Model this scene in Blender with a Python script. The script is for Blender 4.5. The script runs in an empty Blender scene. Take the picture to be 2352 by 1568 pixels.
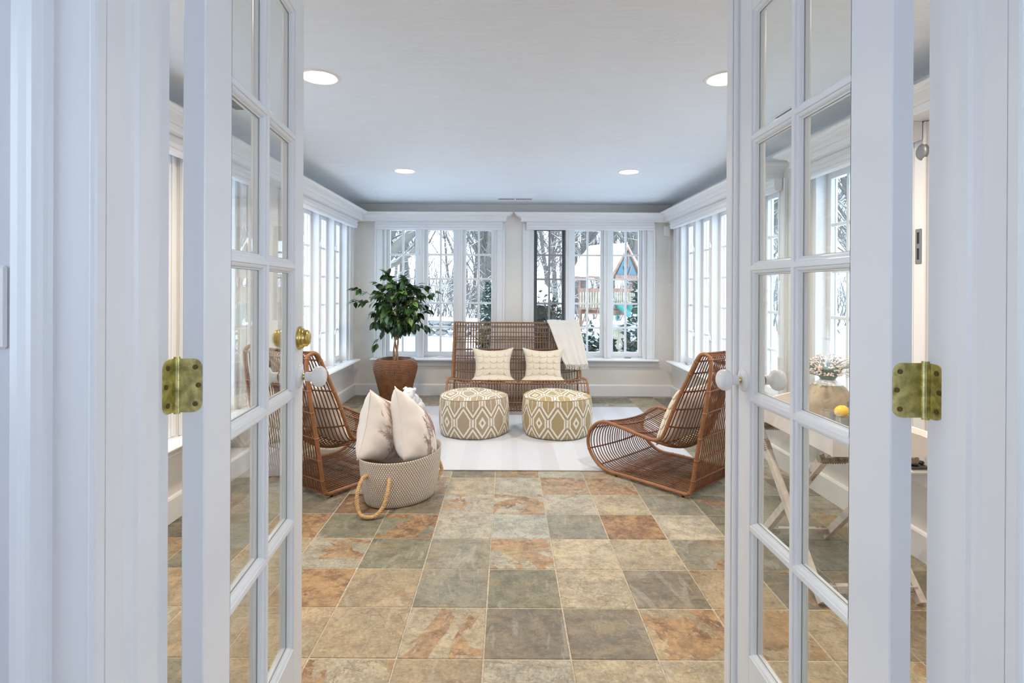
import bpy, math, random
from mathutils import Vector, Matrix, Euler
from math import sin, cos, pi, radians
R = random.Random(7)
SC = bpy.context.scene
COL = SC.collection

# ------------------------------------------------------------------ camera
F, SX, SY = 1247.0, -13.99, -117.73
YAW, PITCH, ROLL = .0018, -.0015, -.0044
cam = bpy.data.cameras.new('camera')
cam.sensor_width = 36.0
cam.lens = 36.0 * F / 2352
cam.shift_x = -SX / 2352
cam.shift_y = SY / 2352
cam.clip_start = .02
cam.clip_end = 500
co = bpy.data.objects.new('camera', cam)
COL.objects.link(co)
co.matrix_world = (Matrix.Translation((0, 0, 1.306)) @ Matrix.Rotation(YAW, 4, 'Z') @ Matrix.Rotation(PITCH, 4, 'X')
                   @ Matrix.Rotation(ROLL, 4, 'Y') @ Matrix.Rotation(pi / 2, 4, 'X'))
SC.camera = co

# ------------------------------------------------------------------ world, exposure
W = bpy.data.worlds.new('overcast_sky')
SC.world = W
W.use_nodes = True
bg = W.node_tree.nodes['Background']
bg.inputs[0].default_value = (.68, .82, 1.0, 1)
bg.inputs[1].default_value = 1.85
SC.view_settings.view_transform = 'Standard'
SC.view_settings.look = 'None'
SC.view_settings.gamma = 1
SC.view_settings.use_curve_mapping = False
SC.view_settings.exposure = 1.68
SC.cycles.transparent_max_bounces = 24
SC.cycles.max_bounces = 12
SC.cycles.diffuse_bounces = 6
SC.cycles.glossy_bounces = 6
SC.cycles.sample_clamp_indirect = 6
SC.cycles.use_denoising = True

# room numbers (metres). sunroom floor z = 0, hall floor z = HZ
XL, XR, YB, HC = -1.875, 2.027, 6.673, 2.35
YF, YH = .885, .735           # sunroom face and hall face of the wall with the doorway
HZ = .15
JL, JR = -.556, .688          # jamb faces

# ------------------------------------------------------------------ helpers
def link(o, parent=None):
    COL.objects.link(o)
    if parent: o.parent = parent
    return o
def tag(o, label=None, cat=None, group=None, kind=None):
    if label: o['label'] = label
    if cat: o['category'] = cat
    if group: o['group'] = group
    if kind: o['kind'] = kind
    return o
def empty(name, loc=(0, 0, 0), rz=0, parent=None):
    o = bpy.data.objects.new(name, None)
    o.empty_display_size = .05
    o.location = loc
    o.rotation_euler = (0, 0, rz)
    return link(o, parent)
def copy_tree(o, parent=None):
    c = o.copy(); COL.objects.link(c); c.parent = parent
    for ch in list(o.children): copy_tree(ch, c)
    return c

class MB:
    def __init__(s): s.v = []; s.f = []; s.sm = []; s.uv = {}; s.mi = []; s.cur = 0
    def face(s, idx, smooth=False, uv=None):
        if uv: s.uv[len(s.f)] = uv
        s.f.append(tuple(idx)); s.sm.append(smooth); s.mi.append(s.cur)
    def pts(s, P):
        b = len(s.v); s.v += [tuple(p) for p in P]; return b
    def box(s, x0, x1, y0, y1, z0, z1, bev=0, M=None):
        x0, x1 = min(x0, x1), max(x0, x1); y0, y1 = min(y0, y1), max(y0, y1); z0, z1 = min(z0, z1), max(z0, z1)
        if bev <= 0:
            P = [(x, y, z) for z in (z0, z1) for y in (y0, y1) for x in (x0, x1)]
            Fs = [(0, 2, 3, 1), (4, 5, 7, 6), (0, 1, 5, 4), (2, 6, 7, 3), (0, 4, 6, 2), (1, 3, 7, 5)]
        else:
            b = min(bev, .49 * (x1 - x0), .49 * (y1 - y0), .49 * (z1 - z0))
            P = []; ix = {}
            for a, X in enumerate((x0, x1)):
                for c, Y in enumerate((y0, y1)):
                    for d, Z in enumerate((z0, z1)):
                        sx, sy, sz = (1, -1)[a], (1, -1)[c], (1, -1)[d]
                        for k, q in enumerate(((X, Y + b * sy, Z + b * sz), (X + b * sx, Y, Z + b * sz), (X + b * sx, Y + b * sy, Z))):
                            ix[a, c, d, k] = len(P); P.append(q)
            Fs = []
            for a in (0, 1):
                q = [ix[a, 0, 0, 0], ix[a, 0, 1, 0], ix[a, 1, 1, 0], ix[a, 1, 0, 0]]; Fs.append(q if a == 0 else q[::-1])
                q = [ix[0, a, 0, 1], ix[1, a, 0, 1], ix[1, a, 1, 1], ix[0, a, 1, 1]]; Fs.append(q if a == 0 else q[::-1])
                q = [ix[0, 0, a, 2], ix[0, 1, a, 2], ix[1, 1, a, 2], ix[1, 0, a, 2]]; Fs.append(q if a == 0 else q[::-1])
            for a in (0, 1):
                for c in (0, 1):
                    q = [ix[a, c, 0, 0], ix[a, c, 0, 1], ix[a, c, 1, 1], ix[a, c, 1, 0]]; Fs.append(q if a != c else q[::-1])
                    q = [ix[a, 0, c, 0], ix[a, 1, c, 0], ix[a, 1, c, 2], ix[a, 0, c, 2]]; Fs.append(q if a != c else q[::-1])
                    q = [ix[0, a, c, 1], ix[0, a, c, 2], ix[1, a, c, 2], ix[1, a, c, 1]]; Fs.append(q if a != c else q[::-1])
                    for d in (0, 1):
                        q = [ix[a, c, d, 0], ix[a, c, d, 1], ix[a, c, d, 2]]; Fs.append(q if (a + c + d) % 2 == 0 else q[::-1])
        if M: P = [M @ Vector(p) for p in P]
        b0 = s.pts(P)
        for q in Fs: s.face([b0 + i for i in q])
        return s
    def grid(s, P, closeu=False, closev=False, smooth=True, uvs=None, flip=False):
        n, m = len(P), len(P[0]); b = s.pts([p for r in P for p in r])
        for i in range(n if closeu else n - 1):
            for j in range(m if closev else m - 1):
                i2, j2 = (i + 1) % n, (j + 1) % m
                q = [b + i * m + j, b + i2 * m + j, b + i2 * m + j2, b + i * m + j2]
                u = [uvs[i][j], uvs[i2][j], uvs[i2][j2], uvs[i][j2]] if uvs else None
                if flip: q = q[::-1]; u = u[::-1] if u else None
                s.face(q, smooth, u)
        return s
    def tube(s, path, r, n=6, closed=False, caps=True, smooth=True):
        P = [Vector(p) for p in path]; m = len(P)
        if m < 2: return s
        T = []
        for i in range(m):
            a = P[(i - 1) % m] if (closed or i > 0) else P[i]
            c = P[(i + 1) % m] if (closed or i < m - 1) else P[i]
            t = c - a
            T.append(t.normalized() if t.length > 1e-9 else Vector((0, 0, 1)))
        up = Vector((0, 0, 1)) if abs(T[0].z) < .9 else Vector((1, 0, 0))
        N = (up - T[0] * up.dot(T[0])).normalized(); rings = []
        for i in range(m):
            N = N - T[i] * N.dot(T[i])
            N = N.normalized() if N.length > 1e-6 else T[i].orthogonal().normalized()
            Bn = T[i].cross(N)
            rr = r[i] if isinstance(r, (list, tuple)) else r
            rings.append([P[i] + (N * cos(2 * pi * k / n) + Bn * sin(2 * pi * k / n)) * rr for k in range(n)])
        b = len(s.v)
        s.grid(rings, closeu=closed, closev=True, smooth=smooth, flip=True)
        if caps and not closed:
            b = s.pts(rings[0] + rings[-1]); s.face([b + k for k in range(n)]); s.face([b + n + k for k in range(n)][::-1])
        return s
    def lathe(s, prof, n=24, M=None, smooth=True, uvs=None):
        rows = []
        for (r, z) in prof:
            row = [Vector((r * cos(2 * pi * k / n), r * sin(2 * pi * k / n), z)) for k in range(n)]
            if M: row = [M @ p for p in row]
            rows.append(row)
        s.grid(rows, closev=True, smooth=smooth, flip=True)
        return s
    def sweep(s, prof, A, B, out, up=Vector((0, 0, 1)), a_m=0, b_m=0):
        """extrude a profile [(d,h)] (d along 'out', h along up) from A to B; a_m/b_m mitre: shift along run per d"""
        A, B, out = Vector(A), Vector(B), Vector(out); t = (B - A).normalized()
        r0 = [A + out * d + up * h + t * (d * a_m) for d, h in prof]; r1 = [B + out * d + up * h + t * (d * b_m) for d, h in prof]
        b = s.pts(r0 + r1); n = len(prof)
        for i in range(n):
            j = (i + 1) % n
            s.face([b + i, b + j, b + n + j, b + n + i])
        s.face([b + i for i in range(n)][::-1]); s.face([b + n + i for i in range(n)])
        return s
    def build(s, name, mat, parent=None, loc=None, rz=None, recalc=False):
        me = bpy.data.meshes.new(name)
        me.from_pydata(s.v, [], s.f)
        me.polygons.foreach_set('use_smooth', s.sm)
        if s.uv:
            uv = me.uv_layers.new(name='UVMap')
            for p in me.polygons:
                u = s.uv.get(p.index)
                if u:
                    for k, li in enumerate(p.loop_indices): uv.data[li].uv = u[k]
        for mm in (mat if isinstance(mat, (list, tuple)) else [mat]): me.materials.append(mm)
        if any(s.mi): me.polygons.foreach_set('material_index', s.mi)
        me.validate(); me.update()
        if recalc:
            import bmesh
            bm = bmesh.new(); bm.from_mesh(me); bmesh.ops.recalc_face_normals(bm, faces=bm.faces); bm.to_mesh(me); bm.free()
        o = bpy.data.objects.new(name, me)
        if loc: o.location = loc
        if rz is not None: o.rotation_euler = (0, 0, rz)
        return link(o, parent)

def lerp(a, b, t): return a + (b - a) * t
def smooth_path(P, k=4, closed=False):
    P = [Vector(p) for p in P]; n = len(P); out = []
    for i in range(n if closed else n - 1):
        g = lambda q: P[q % n] if closed else P[max(0, min(n - 1, q))]
        p0, p1, p2, p3 = g(i - 1), g(i), g(i + 1), g(i + 2)
        for j in range(k):
            t = j / k
            out.append(.5 * ((2 * p1) + (p2 - p0) * t + (2 * p0 - 5 * p1 + 4 * p2 - p3) * t * t + (3 * p1 - p0 - 3 * p2 + p3) * t ** 3))
    if not closed: out.append(P[-1])
    return out

# ------------------------------------------------------------------ node helper
class X:
    """a tiny expression wrapper over math nodes"""
    nt = None
    def __init__(s, sock): s.s = sock
    @staticmethod
    def m(op, *a, clamp=False):
        n = X.nt.nodes.new('ShaderNodeMath'); n.operation = op; n.use_clamp = clamp
        for i, v in enumerate(a):
            if isinstance(v, X): X.nt.links.new(v.s, n.inputs[i])
            else: n.inputs[i].default_value = v
        return X(n.outputs[0])
    def __add__(s, o): return X.m('ADD', s, o)
    __radd__ = __add__
    def __sub__(s, o): return X.m('SUBTRACT', s, o)
    def __rsub__(s, o): return X.m('SUBTRACT', o, s)
    def __mul__(s, o): return X.m('MULTIPLY', s, o)
    __rmul__ = __mul__
    def __truediv__(s, o): return X.m('DIVIDE', s, o)
    def abs(s): return X.m('ABSOLUTE', s)
    def floor(s): return X.m('FLOOR', s)
    def gt(s, o): return X.m('GREATER_THAN', s, o)
    def lt(s, o): return X.m('LESS_THAN', s, o)
    def max(s, o): return X.m('MAXIMUM', s, o)
    def min(s, o): return X.m('MINIMUM', s, o)
    def sin(s): return X.m('SINE', s)
    def clamp(s): return X.m('ADD', s, 0.0, clamp=True)
    def step(s, a, b):
        n = X.nt.nodes.new('ShaderNodeMapRange'); n.interpolation_type = 'SMOOTHSTEP'
        X.nt.links.new(s.s, n.inputs[0]); n.inputs[1].default_value = a; n.inputs[2].default_value = b
        return X(n.outputs[0])
def newmat(name):
    m = bpy.data.materials.new(name); m.use_nodes = True
    X.nt = m.node_tree
    return m, m.node_tree, m.node_tree.nodes['Principled BSDF']
def noise(vec, scale, detail=3, rough=.55, dist=0, dim='3D', out=0):
    n = X.nt.nodes.new('ShaderNodeTexNoise'); n.noise_dimensions = dim
    n.inputs['Scale'].default_value = scale; n.inputs['Detail'].default_value = detail
    n.inputs['Roughness'].default_value = rough; n.inputs['Distortion'].default_value = dist
    if vec is not None: X.nt.links.new(vec, n.inputs['Vector'])
    return X(n.outputs[out])
def voro(vec, scale, feat='F1', rnd=1, out=0):
    n = X.nt.nodes.new('ShaderNodeTexVoronoi'); n.feature = feat
    n.inputs['Scale'].default_value = scale; n.inputs['Randomness'].default_value = rnd
    if vec is not None: X.nt.links.new(vec, n.inputs['Vector'])
    return X(n.outputs[out])
def coord(which='Object'):
    n = X.nt.nodes.new('ShaderNodeTexCoord'); return n.outputs[which]
def xyz(sock):
    n = X.nt.nodes.new('ShaderNodeSeparateXYZ'); X.nt.links.new(sock, n.inputs[0]); return [X(o) for o in n.outputs]
def comb(a, b, c=0.0):
    n = X.nt.nodes.new('ShaderNodeCombineXYZ')
    for i, v in enumerate((a, b, c)):
        if isinstance(v, X): X.nt.links.new(v.s, n.inputs[i])
        else: n.inputs[i].default_value = v
    return n.outputs[0]
def vmul(sock, k):
    n = X.nt.nodes.new('ShaderNodeVectorMath'); n.operation = 'MULTIPLY'; X.nt.links.new(sock, n.inputs[0])
    n.inputs[1].default_value = k; return n.outputs[0]
def vadd(a, b):
    n = X.nt.nodes.new('ShaderNodeVectorMath'); n.operation = 'ADD'; X.nt.links.new(a, n.inputs[0]); X.nt.links.new(b, n.inputs[1]); return n.outputs[0]
def mixc(f, a, b, mode='MIX'):
    n = X.nt.nodes.new('ShaderNodeMix'); n.data_type = 'RGBA'; n.blend_type = mode
    if isinstance(f, X): X.nt.links.new(f.s, n.inputs[0])
    else: n.inputs[0].default_value = f
    for i, v in ((6, a), (7, b)):
        if isinstance(v, tuple): n.inputs[i].default_value = (*v[:3], 1)
        else: X.nt.links.new(v, n.inputs[i])
    return n.outputs[2]
def bump(bs, h, strength=.3, dist=.01):
    n = X.nt.nodes.new('ShaderNodeBump'); n.inputs['Strength'].default_value = strength; n.inputs['Distance'].default_value = dist
    X.nt.links.new(h.s if isinstance(h, X) else h, n.inputs['Height']); X.nt.links.new(n.outputs[0], bs.inputs['Normal'])
def setc(bs, c):
    if isinstance(c, tuple): bs.inputs['Base Color'].default_value = (*c[:3], 1)
    else: X.nt.links.new(c, bs.inputs['Base Color'])
def attr(name, out='Color'):
    n = X.nt.nodes.new('ShaderNodeAttribute'); n.attribute_name = name; return n.outputs[out]
def simple(name, c, rough=.5, metal=0, nscale=0, namp=.05, bstr=0, bscale=60, bdist=.002, **kw):
    m, nt, bs = newmat(name)
    if nscale:
        f = noise(coord(), nscale, 4)
        setc(bs, mixc(f.step(.3, .7), tuple(x * (1 - namp) for x in c), tuple(min(1, x * (1 + namp)) for x in c)))
    else: setc(bs, c)
    bs.inputs['Roughness'].default_value = rough; bs.inputs['Metallic'].default_value = metal
    if bstr: bump(bs, noise(coord(), bscale, 4), bstr, bdist)
    for k, v in kw.items(): bs.inputs[k.replace('_', ' ')].default_value = v
    return m

# ------------------------------------------------------------------ materials
M = {}
M['trim'] = simple('white_trim_paint', (.80, .81, .82), .35, nscale=3, namp=.008)
M['door'] = simple('white_door_paint', (.79, .81, .84), .33, nscale=3, namp=.008)
M['wall'] = simple('cream_wall_paint', (.76, .74, .70), .6, nscale=4, namp=.025, bstr=.1, bscale=130, bdist=.001)
M['hallwall'] = simple('hall_wall_paint', (.68, .69, .73), .6, nscale=4, namp=.02, bstr=.1, bscale=130, bdist=.001)
M['plastic'] = simple('white_plastic', (.82, .82, .82), .35)
M['ceramic'] = simple('white_ceramic', (.84, .85, .87), .08)
M['dog'] = simple('white_glazed_ceramic', (.82, .82, .80), .15)
M['brass'] = simple('polished_brass', (.62, .47, .16), .22, 1, nscale=40, namp=.25)
M['brass_old'] = simple('aged_brass', (.56, .50, .22), .38, 1, nscale=60, namp=.35)
M['steel'] = simple('brushed_steel', (.5, .5, .5), .35, 1)
M['dark'] = simple('dark_slot', (.02, .02, .02), .6)
M['darkframe'] = simple('grey_screen_frame', (.075, .08, .09), .5)
M['black'] = simple('black_rubber', (.015, .015, .015), .6)
M['shade'] = simple('white_shade_fabric', (.78, .78, .80), .8, bstr=.2, bscale=300, bdist=.001)
M['greymetal'] = simple('grey_metal', (.3, .3, .31), .4, .6)

def ceiling_mat():
    m, nt, bs = newmat('trowelled_plaster')
    c = coord()
    a = noise(vmul(c, (1.0, 6.0, 1)), 3.2, 5, .6, 1.5)
    b = noise(vmul(c, (1.5, 9.0, 1)), 7, 3, .5, .8)
    scr = (b - .5).abs().lt(.006) * noise(c, 1.7, 1).gt(.56)
    setc(bs, mixc(scr * .35, mixc(a.step(.25, .75), (.735, .785, .85), (.77, .82, .88)), (.45, .45, .45)))
    bs.inputs['Roughness'].default_value = .55
    bump(bs, a * .7 + b * .3, .45, .012)
    return m
M['ceiling'] = ceiling_mat()

def glass_mat(name, tint=(1, 1, 1), ior_f0=.045, rough=0.0, gain=1.0):
    m = bpy.data.materials.new(name); m.use_nodes = True; nt = m.node_tree; X.nt = nt
    nt.nodes.clear()
    out = nt.nodes.new('ShaderNodeOutputMaterial')
    tr = nt.nodes.new('ShaderNodeBsdfTransparent'); tr.inputs[0].default_value = (*tint, 1)
    gl = nt.nodes.new('ShaderNodeBsdfGlossy'); gl.inputs['Roughness'].default_value = rough
    lw = nt.nodes.new('ShaderNodeLayerWeight'); lw.inputs[0].default_value = .5
    fac = X.m('POWER', X(lw.outputs['Facing']), 5.0) * ((1 - ior_f0) * gain) + ior_f0
    mx = nt.nodes.new('ShaderNodeMixShader')
    nt.links.new(fac.s, mx.inputs[0]); nt.links.new(tr.outputs[0], mx.inputs[1]); nt.links.new(gl.outputs[0], mx.inputs[2])
    nt.links.new(mx.outputs[0], out.inputs[0])
    return m
M['glass'] = glass_mat('clear_window_glass', (.97, .99, .985))
M['tumbler'] = glass_mat('clear_drinking_glass', (.93, .95, .95), .08)

def emit(name, c, s):
    m = bpy.data.materials.new(name); m.use_nodes = True; nt = m.node_tree; nt.nodes.clear()
    out = nt.nodes.new('ShaderNodeOutputMaterial'); e = nt.nodes.new('ShaderNodeEmission')
    e.inputs[0].default_value = (*c, 1); e.inputs[1].default_value = s
    nt.links.new(e.outputs[0], out.inputs[0]); return m
M['bulb'] = emit('warm_lamp_diffuser', (1, .82, .62), 14)

def slate_mat():
    m, nt, bs = newmat('slate_tiles')
    c = coord()
    seed = attr('seed', 'Vector')
    p = vadd(c, vmul(seed, (17, 13, 5)))
    base = mixc(1.0, attr('tile'), (.86, .85, .84), 'MULTIPLY')
    al = X(attr('tile', 'Alpha'))
    n1 = noise(p, 3.0, 6, .62, 1.2); n2 = noise(p, 15, 6, .72); n3 = noise(vmul(p, (2.5, 6, 1)), 1.8, 5, .6, 2.0); n4 = noise(p, 80, 4, .7); n5 = noise(vmul(p, (5, 1.6, 1)), 1.5, 4, .6, 2.5)
    col = mixc(n1.step(.3, .7) * .8, mixc(1.0, base, (.74, .76, .76), 'MULTIPLY'), mixc(1.0, base, (1.32, 1.26, 1.12), 'MULTIPLY'))
    col = mixc(n2.step(.42, .64) * .66, col, mixc(1.0, base, (.46, .44, .40), 'MULTIPLY'))
    col = mixc(n3.step(.5, .60) * .42, col, (.30, .235, .13))
    col = mixc(n5.step(.55, .66) * .35, col, (.42, .40, .34))
    col = mixc(n4.step(.52, .70) * .45, col, mixc(1.0, base, (1.6, 1.55, 1.45), 'MULTIPLY'))
    col = mixc(n4.step(.47, .32) * .5, col, (.10, .09, .07))
    # rust bloom with a ragged edge
    rn = noise(p, 2.7, 7, .60, 1.6)
    rm = (rn - (1.0 - al)).step(-.012, .012)
    rust = mixc(noise(p, 16, 6, .75).step(.38, .62), (.13, .060, .030), (.38, .225, .10))
    rust = mixc(noise(p, 40, 4, .7).step(.48, .68) * .55, rust, (.52, .38, .21))
    rust = mixc(noise(p, 7, 4, .7).step(.42, .62) * .45, rust, mixc(1.0, base, (.9, .75, .55), 'MULTIPLY'))
    col = mixc(rm * .9, col, rust)
    # layered cleft lines
    cl = noise(vmul(p, (1, 1.6, 1)), 2.6, 5, .55, 1.8)
    crack = ((cl - .5).abs() * -1 + .008).step(0, .007) * noise(p, 1.3, 2).step(.48, .60)
    col = mixc(crack * .55, col, (.12, .10, .075))
    setc(bs, col)
    bs.inputs['Roughness'].default_value = .42
    nt.links.new((n2 * .25 + .34).s, bs.inputs['Roughness'])
    bump(bs, n2 * .5 + cl.step(.49, .51) * .45 + n4 * .15 + rm * -.3, .55, .006)
    return m
M['slate'] = slate_mat()
M['grout'] = simple('tan_grout', (.44, .385, .30), .85, nscale=60, namp=.2, bstr=.3, bscale=200)

def rattan(name, a, b, ys=1):
    m, nt, bs = newmat(name)
    c = coord(); f = noise(c, 14, 5, .6); g = noise(c, 160, 2)
    setc(bs, mixc(f.step(.3, .7), mixc(g.step(.3, .8), a, b), b))
    bs.inputs['Roughness'].default_value = .38
    bump(bs, g, .25, .001)
    return m
M['rattan'] = rattan('brown_rattan_rod', (.10, .036, .013), (.21, .085, .034))
M['rattan_frame'] = rattan('rattan_frame_pole', (.20, .082, .030), (.32, .142, .060))
M['rattan_sofa'] = rattan('honey_rattan_rod', (.155, .072, .030), (.29, .145, .066))

def rug_mat():
    m, nt, bs = newmat('pale_grey_rug')
    c = coord(); x, y, z = xyz(c)
    lines = X.m('SINE', y * 520.0); band = X.m('SINE', x * 21.0 + 1.0); band2 = X.m('SINE', x * 7.3)
    on = band.gt(.2) * .5 + band2.gt(.3) * .5
    n = noise(c, 90, 3)
    setc(bs, mixc((lines.step(-.2, .6) * .35 + n * .3) * on, (.56, .585, .63), (.43, .44, .475)))
    bs.inputs['Roughness'].default_value = .95
    bump(bs, lines * on + n, .4, .003)
    return m
M['rug'] = rug_mat()

def ikat_mat(name, taupe, cream, darkc):
    m, nt, bs = newmat(name)
    u, v, _ = xyz(coord('UV'))
    wob = noise(coord('UV'), 30, 2)
    u = u + (wob - .5) * .006
    P, T = .16, .35
    def cell(uo, vo):
        x = (u + (uo + 50 * P)) / P
        fx = (x - x.floor() - .5).abs() * P
        y = (v + (vo + 50 * T)) / T
        fy = (y - y.floor() - .5).abs() * T
        return (fx / .050).max((fx * 1.5 + fy) / .105), fx, fy, x.floor()
    a, ax, ay, ac = cell(P / 2, T / 2); b, bx, by, bc = cell(0, 0)
    mm = a.min(b); isa = a.lt(b)
    col = mixc(mm.gt(1.0), taupe, cream)
    col = mixc(mm.gt(1.27) * mm.lt(1.39), col, darkc)
    col = mixc(mm.gt(.955) * mm.lt(1.0) * .8, col, darkc)
    alt = X.m('MODULO', ac, 2.0).abs().gt(.5) * isa
    dd = ax * 1.6 + ay
    col = mixc(dd.lt(.052) * alt, col, cream); col = mixc(dd.lt(.020) * alt, col, darkc); col = mixc(dd.lt(.011) * alt, col, taupe)
    stem = (1 - isa) * bx.lt(.0022) * by.lt(.075)
    col = mixc(stem, col, cream)
    g = noise(coord(), 260, 2)
    col = mixc(g.step(.35, .75) * .18, col, (.30, .24, .16))
    setc(bs, col)
    bs.inputs['Roughness'].default_value = .9
    bump(bs, g, .3, .001)
    return m
M['ikat_l'] = ikat_mat('taupe_ikat_velvet', (.40, .32, .225), (.80, .75, .64), (.25, .185, .115))
M['ikat_r'] = ikat_mat('ochre_ikat_velvet', (.40, .31, .165), (.80, .75, .64), (.24, .175, .085))

def felt_mat():
    m, nt, bs = newmat('cream_felt')
    g = noise(coord(), 120, 3)
    setc(bs, mixc(g, (.70, .60, .45), (.84, .76, .63)))
    bs.inputs['Roughness'].default_value = .95
    bump(bs, g, .25, .002)
    return m
M['felt'] = felt_mat()
M['pillow'] = simple('white_cotton', (.80, .75, .71), .9, nscale=6, namp=.03, bstr=.25, bscale=14, bdist=.012)
M['linen'] = simple('pale_linen_back', (.74, .68, .63), .9, bstr=.2, bscale=200)
M['thread'] = simple('mauve_embroidery_thread', (.46, .33, .31), .8)
def throw_mat():
    m, nt, bs = newmat('waffle_weave_throw')
    u, v, _ = xyz(coord('UV'))
    w = X.m('SINE', u * 420.0) * X.m('SINE', v * 420.0)
    setc(bs, mixc(w.step(-.6, .6), (.74, .69, .61), (.88, .85, .79)))
    bs.inputs['Roughness'].default_value = .95
    bump(bs, w, .6, .003)
    return m
M['throw'] = throw_mat()
def basket_mat():
    m, nt, bs = newmat('whitewashed_coil_weave')
    u, v, _ = xyz(coord('UV'))
    row = v * 78.0
    r = row.floor(); fy = row - r
    x = u * 70.0 + r * .5; fx = x - x.floor()
    n = noise(coord('UV'), 8, 3)
    st = (fx * (1 - fx) * 4) * (fy * (1 - fy) * 4)
    rnd = noise(comb(x.floor() * .37, r * .71, 0), 3.1, 0)
    light = mixc(n, (.80, .74, .64), (.66, .60, .52))
    col = mixc((fx.lt(.36)) * .9, light, (.27, .20, .16))
    col = mixc(st.step(0, .16), (.30, .24, .19), col)
    col = mixc(rnd.step(.5, .8) * .25, col, (.60, .53, .46))
    setc(bs, col); bs.inputs['Roughness'].default_value = .8
    bump(bs, st.step(0, .5), .7, .004)
    return m
M['basket'] = basket_mat()
M['rope'] = simple('jute_rope', (.52, .34, .16), .85, nscale=80, namp=.2, bstr=.5, bscale=250, bdist=.002)
M['pot'] = rattan('woven_banana_leaf', (.085, .030, .011), (.24, .092, .034))
M['soil'] = simple('dark_moss', (.05, .035, .02), .95, bstr=.6, bscale=60, bdist=.02)
M['trunk'] = simple('ficus_bark', (.30, .17, .09), .7, nscale=30, namp=.3, bstr=.4, bscale=60, bdist=.004)
def leaf_mat():
    m, nt, bs = newmat('ficus_leaf')
    r = X(attr('rnd', 'Fac'))
    col = mixc(r.step(.2, .95), (.012, .040, .014), (.045, .12, .022))
    col = mixc(r.gt(.90), col, (.16, .26, .06))
    setc(bs, col); bs.inputs['Roughness'].default_value = .32
    return m
M['leaf'] = leaf_mat()
M['whitewash'] = simple('whitewashed_wood', (.66, .60, .55), .7, nscale=25, namp=.12, bstr=.3, bscale=90, bdist=.002)
M['tray'] = simple('blush_white_lacquer', (.80, .74, .71), .4, nscale=6, namp=.03)
M['bamboo'] = simple('grey_wrapped_cane', (.35, .29, .23), .7, nscale=50, namp=.35, bstr=.5, bscale=80, bdist=.004)
M['stone'] = simple('tan_stone_ceramic', (.44, .36, .26), .85, nscale=8, namp=.25, bstr=.5, bscale=50, bdist=.004)
M['greenglass'] = simple('green_leaves', (.07, .12, .065), .5, nscale=30, namp=.3)
M['blossom'] = simple('pink_white_blossom', (.82, .68, .63), .8)
M['lemon'] = simple('lemon_peel', (.90, .55, .02), .4, bstr=.2, bscale=120, bdist=.001)
M['darkbowl'] = simple('dark_pewter_bowl', (.05, .045, .045), .4)
# outside
M['snow'] = simple('snow', (.90, .92, .96), .7, bstr=.4, bscale=1.2, bdist=.15)
def bark_mat():
    m, nt, bs = newmat('snowy_bark')
    geo = nt.nodes.new('ShaderNodeNewGeometry'); nx, ny, nz = xyz(geo.outputs['Normal'])
    n = noise(coord(), 6, 4, .7)
    b = mixc(noise(coord(), 3, 3), (.085, .072, .06), (.20, .18, .16))
    setc(bs, mixc((nz + n * .8).step(1.0, 1.12), b, (.88, .90, .94)))
    bs.inputs['Roughness'].default_value = .9
    return m
M['bark'] = bark_mat()
def green_mat(name, a, b, snow=.9):
    m, nt, bs = newmat(name)
    geo = nt.nodes.new('ShaderNodeNewGeometry'); nx, ny, nz = xyz(geo.outputs['Normal'])
    n = noise(coord(), 3.5, 4, .7)
    setc(bs, mixc((nz.abs() * .35 + n).step(snow, snow + .1), mixc(noise(coord(), 9, 3), a, b), (.90, .92, .96)))
    bs.inputs['Roughness'].default_value = .8
    return m
M['shrub'] = green_mat('snowy_evergreen_leaves', (.008, .016, .008), (.030, .042, .020), .86)
M['cedar'] = green_mat('cedar_foliage', (.010, .030, .018), (.028, .062, .034), .76)
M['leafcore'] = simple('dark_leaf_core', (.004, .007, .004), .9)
M['cedarwood'] = simple('weathered_cedar', (.24, .14, .10), .8, nscale=8, namp=.25)
M['palewood'] = simple('pale_weathered_wood', (.33, .28, .21), .85, nscale=8, namp=.2)
M['blue'] = simple('blue_panel', (.06, .14, .19), .6)
M['teal'] = simple('teal_plastic', (.035, .20, .175), .4)
M['fieldstone'] = simple('fieldstone', (.22, .22, .21), .9, nscale=3, namp=.4)
M['wood_floor'] = simple('oak_floor', (.35, .20, .10), .4, nscale=6, namp=.2)

# ================================================================== ROOM SHELL
YH, YF = .747, .885
JL, JR = -.552, .686
TH = .16
def S(o, label, cat):
    return tag(o, label, cat, kind='structure')

def wall_boxes(mb, u0, u1, z0, z1, holes, mp):
    us = sorted({u0, u1, *[h[0] for h in holes], *[h[1] for h in holes]})
    for a, b in zip(us, us[1:]):
        hs = sorted([h for h in holes if h[0] <= a + 1e-6 and h[1] >= b - 1e-6], key=lambda h: h[2])
        z = z0
        for h in hs:
            if h[2] > z: mp(mb, a, b, z, h[2])
            z = h[3]
        if z < z1: mp(mb, a, b, z, z1)

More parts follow.
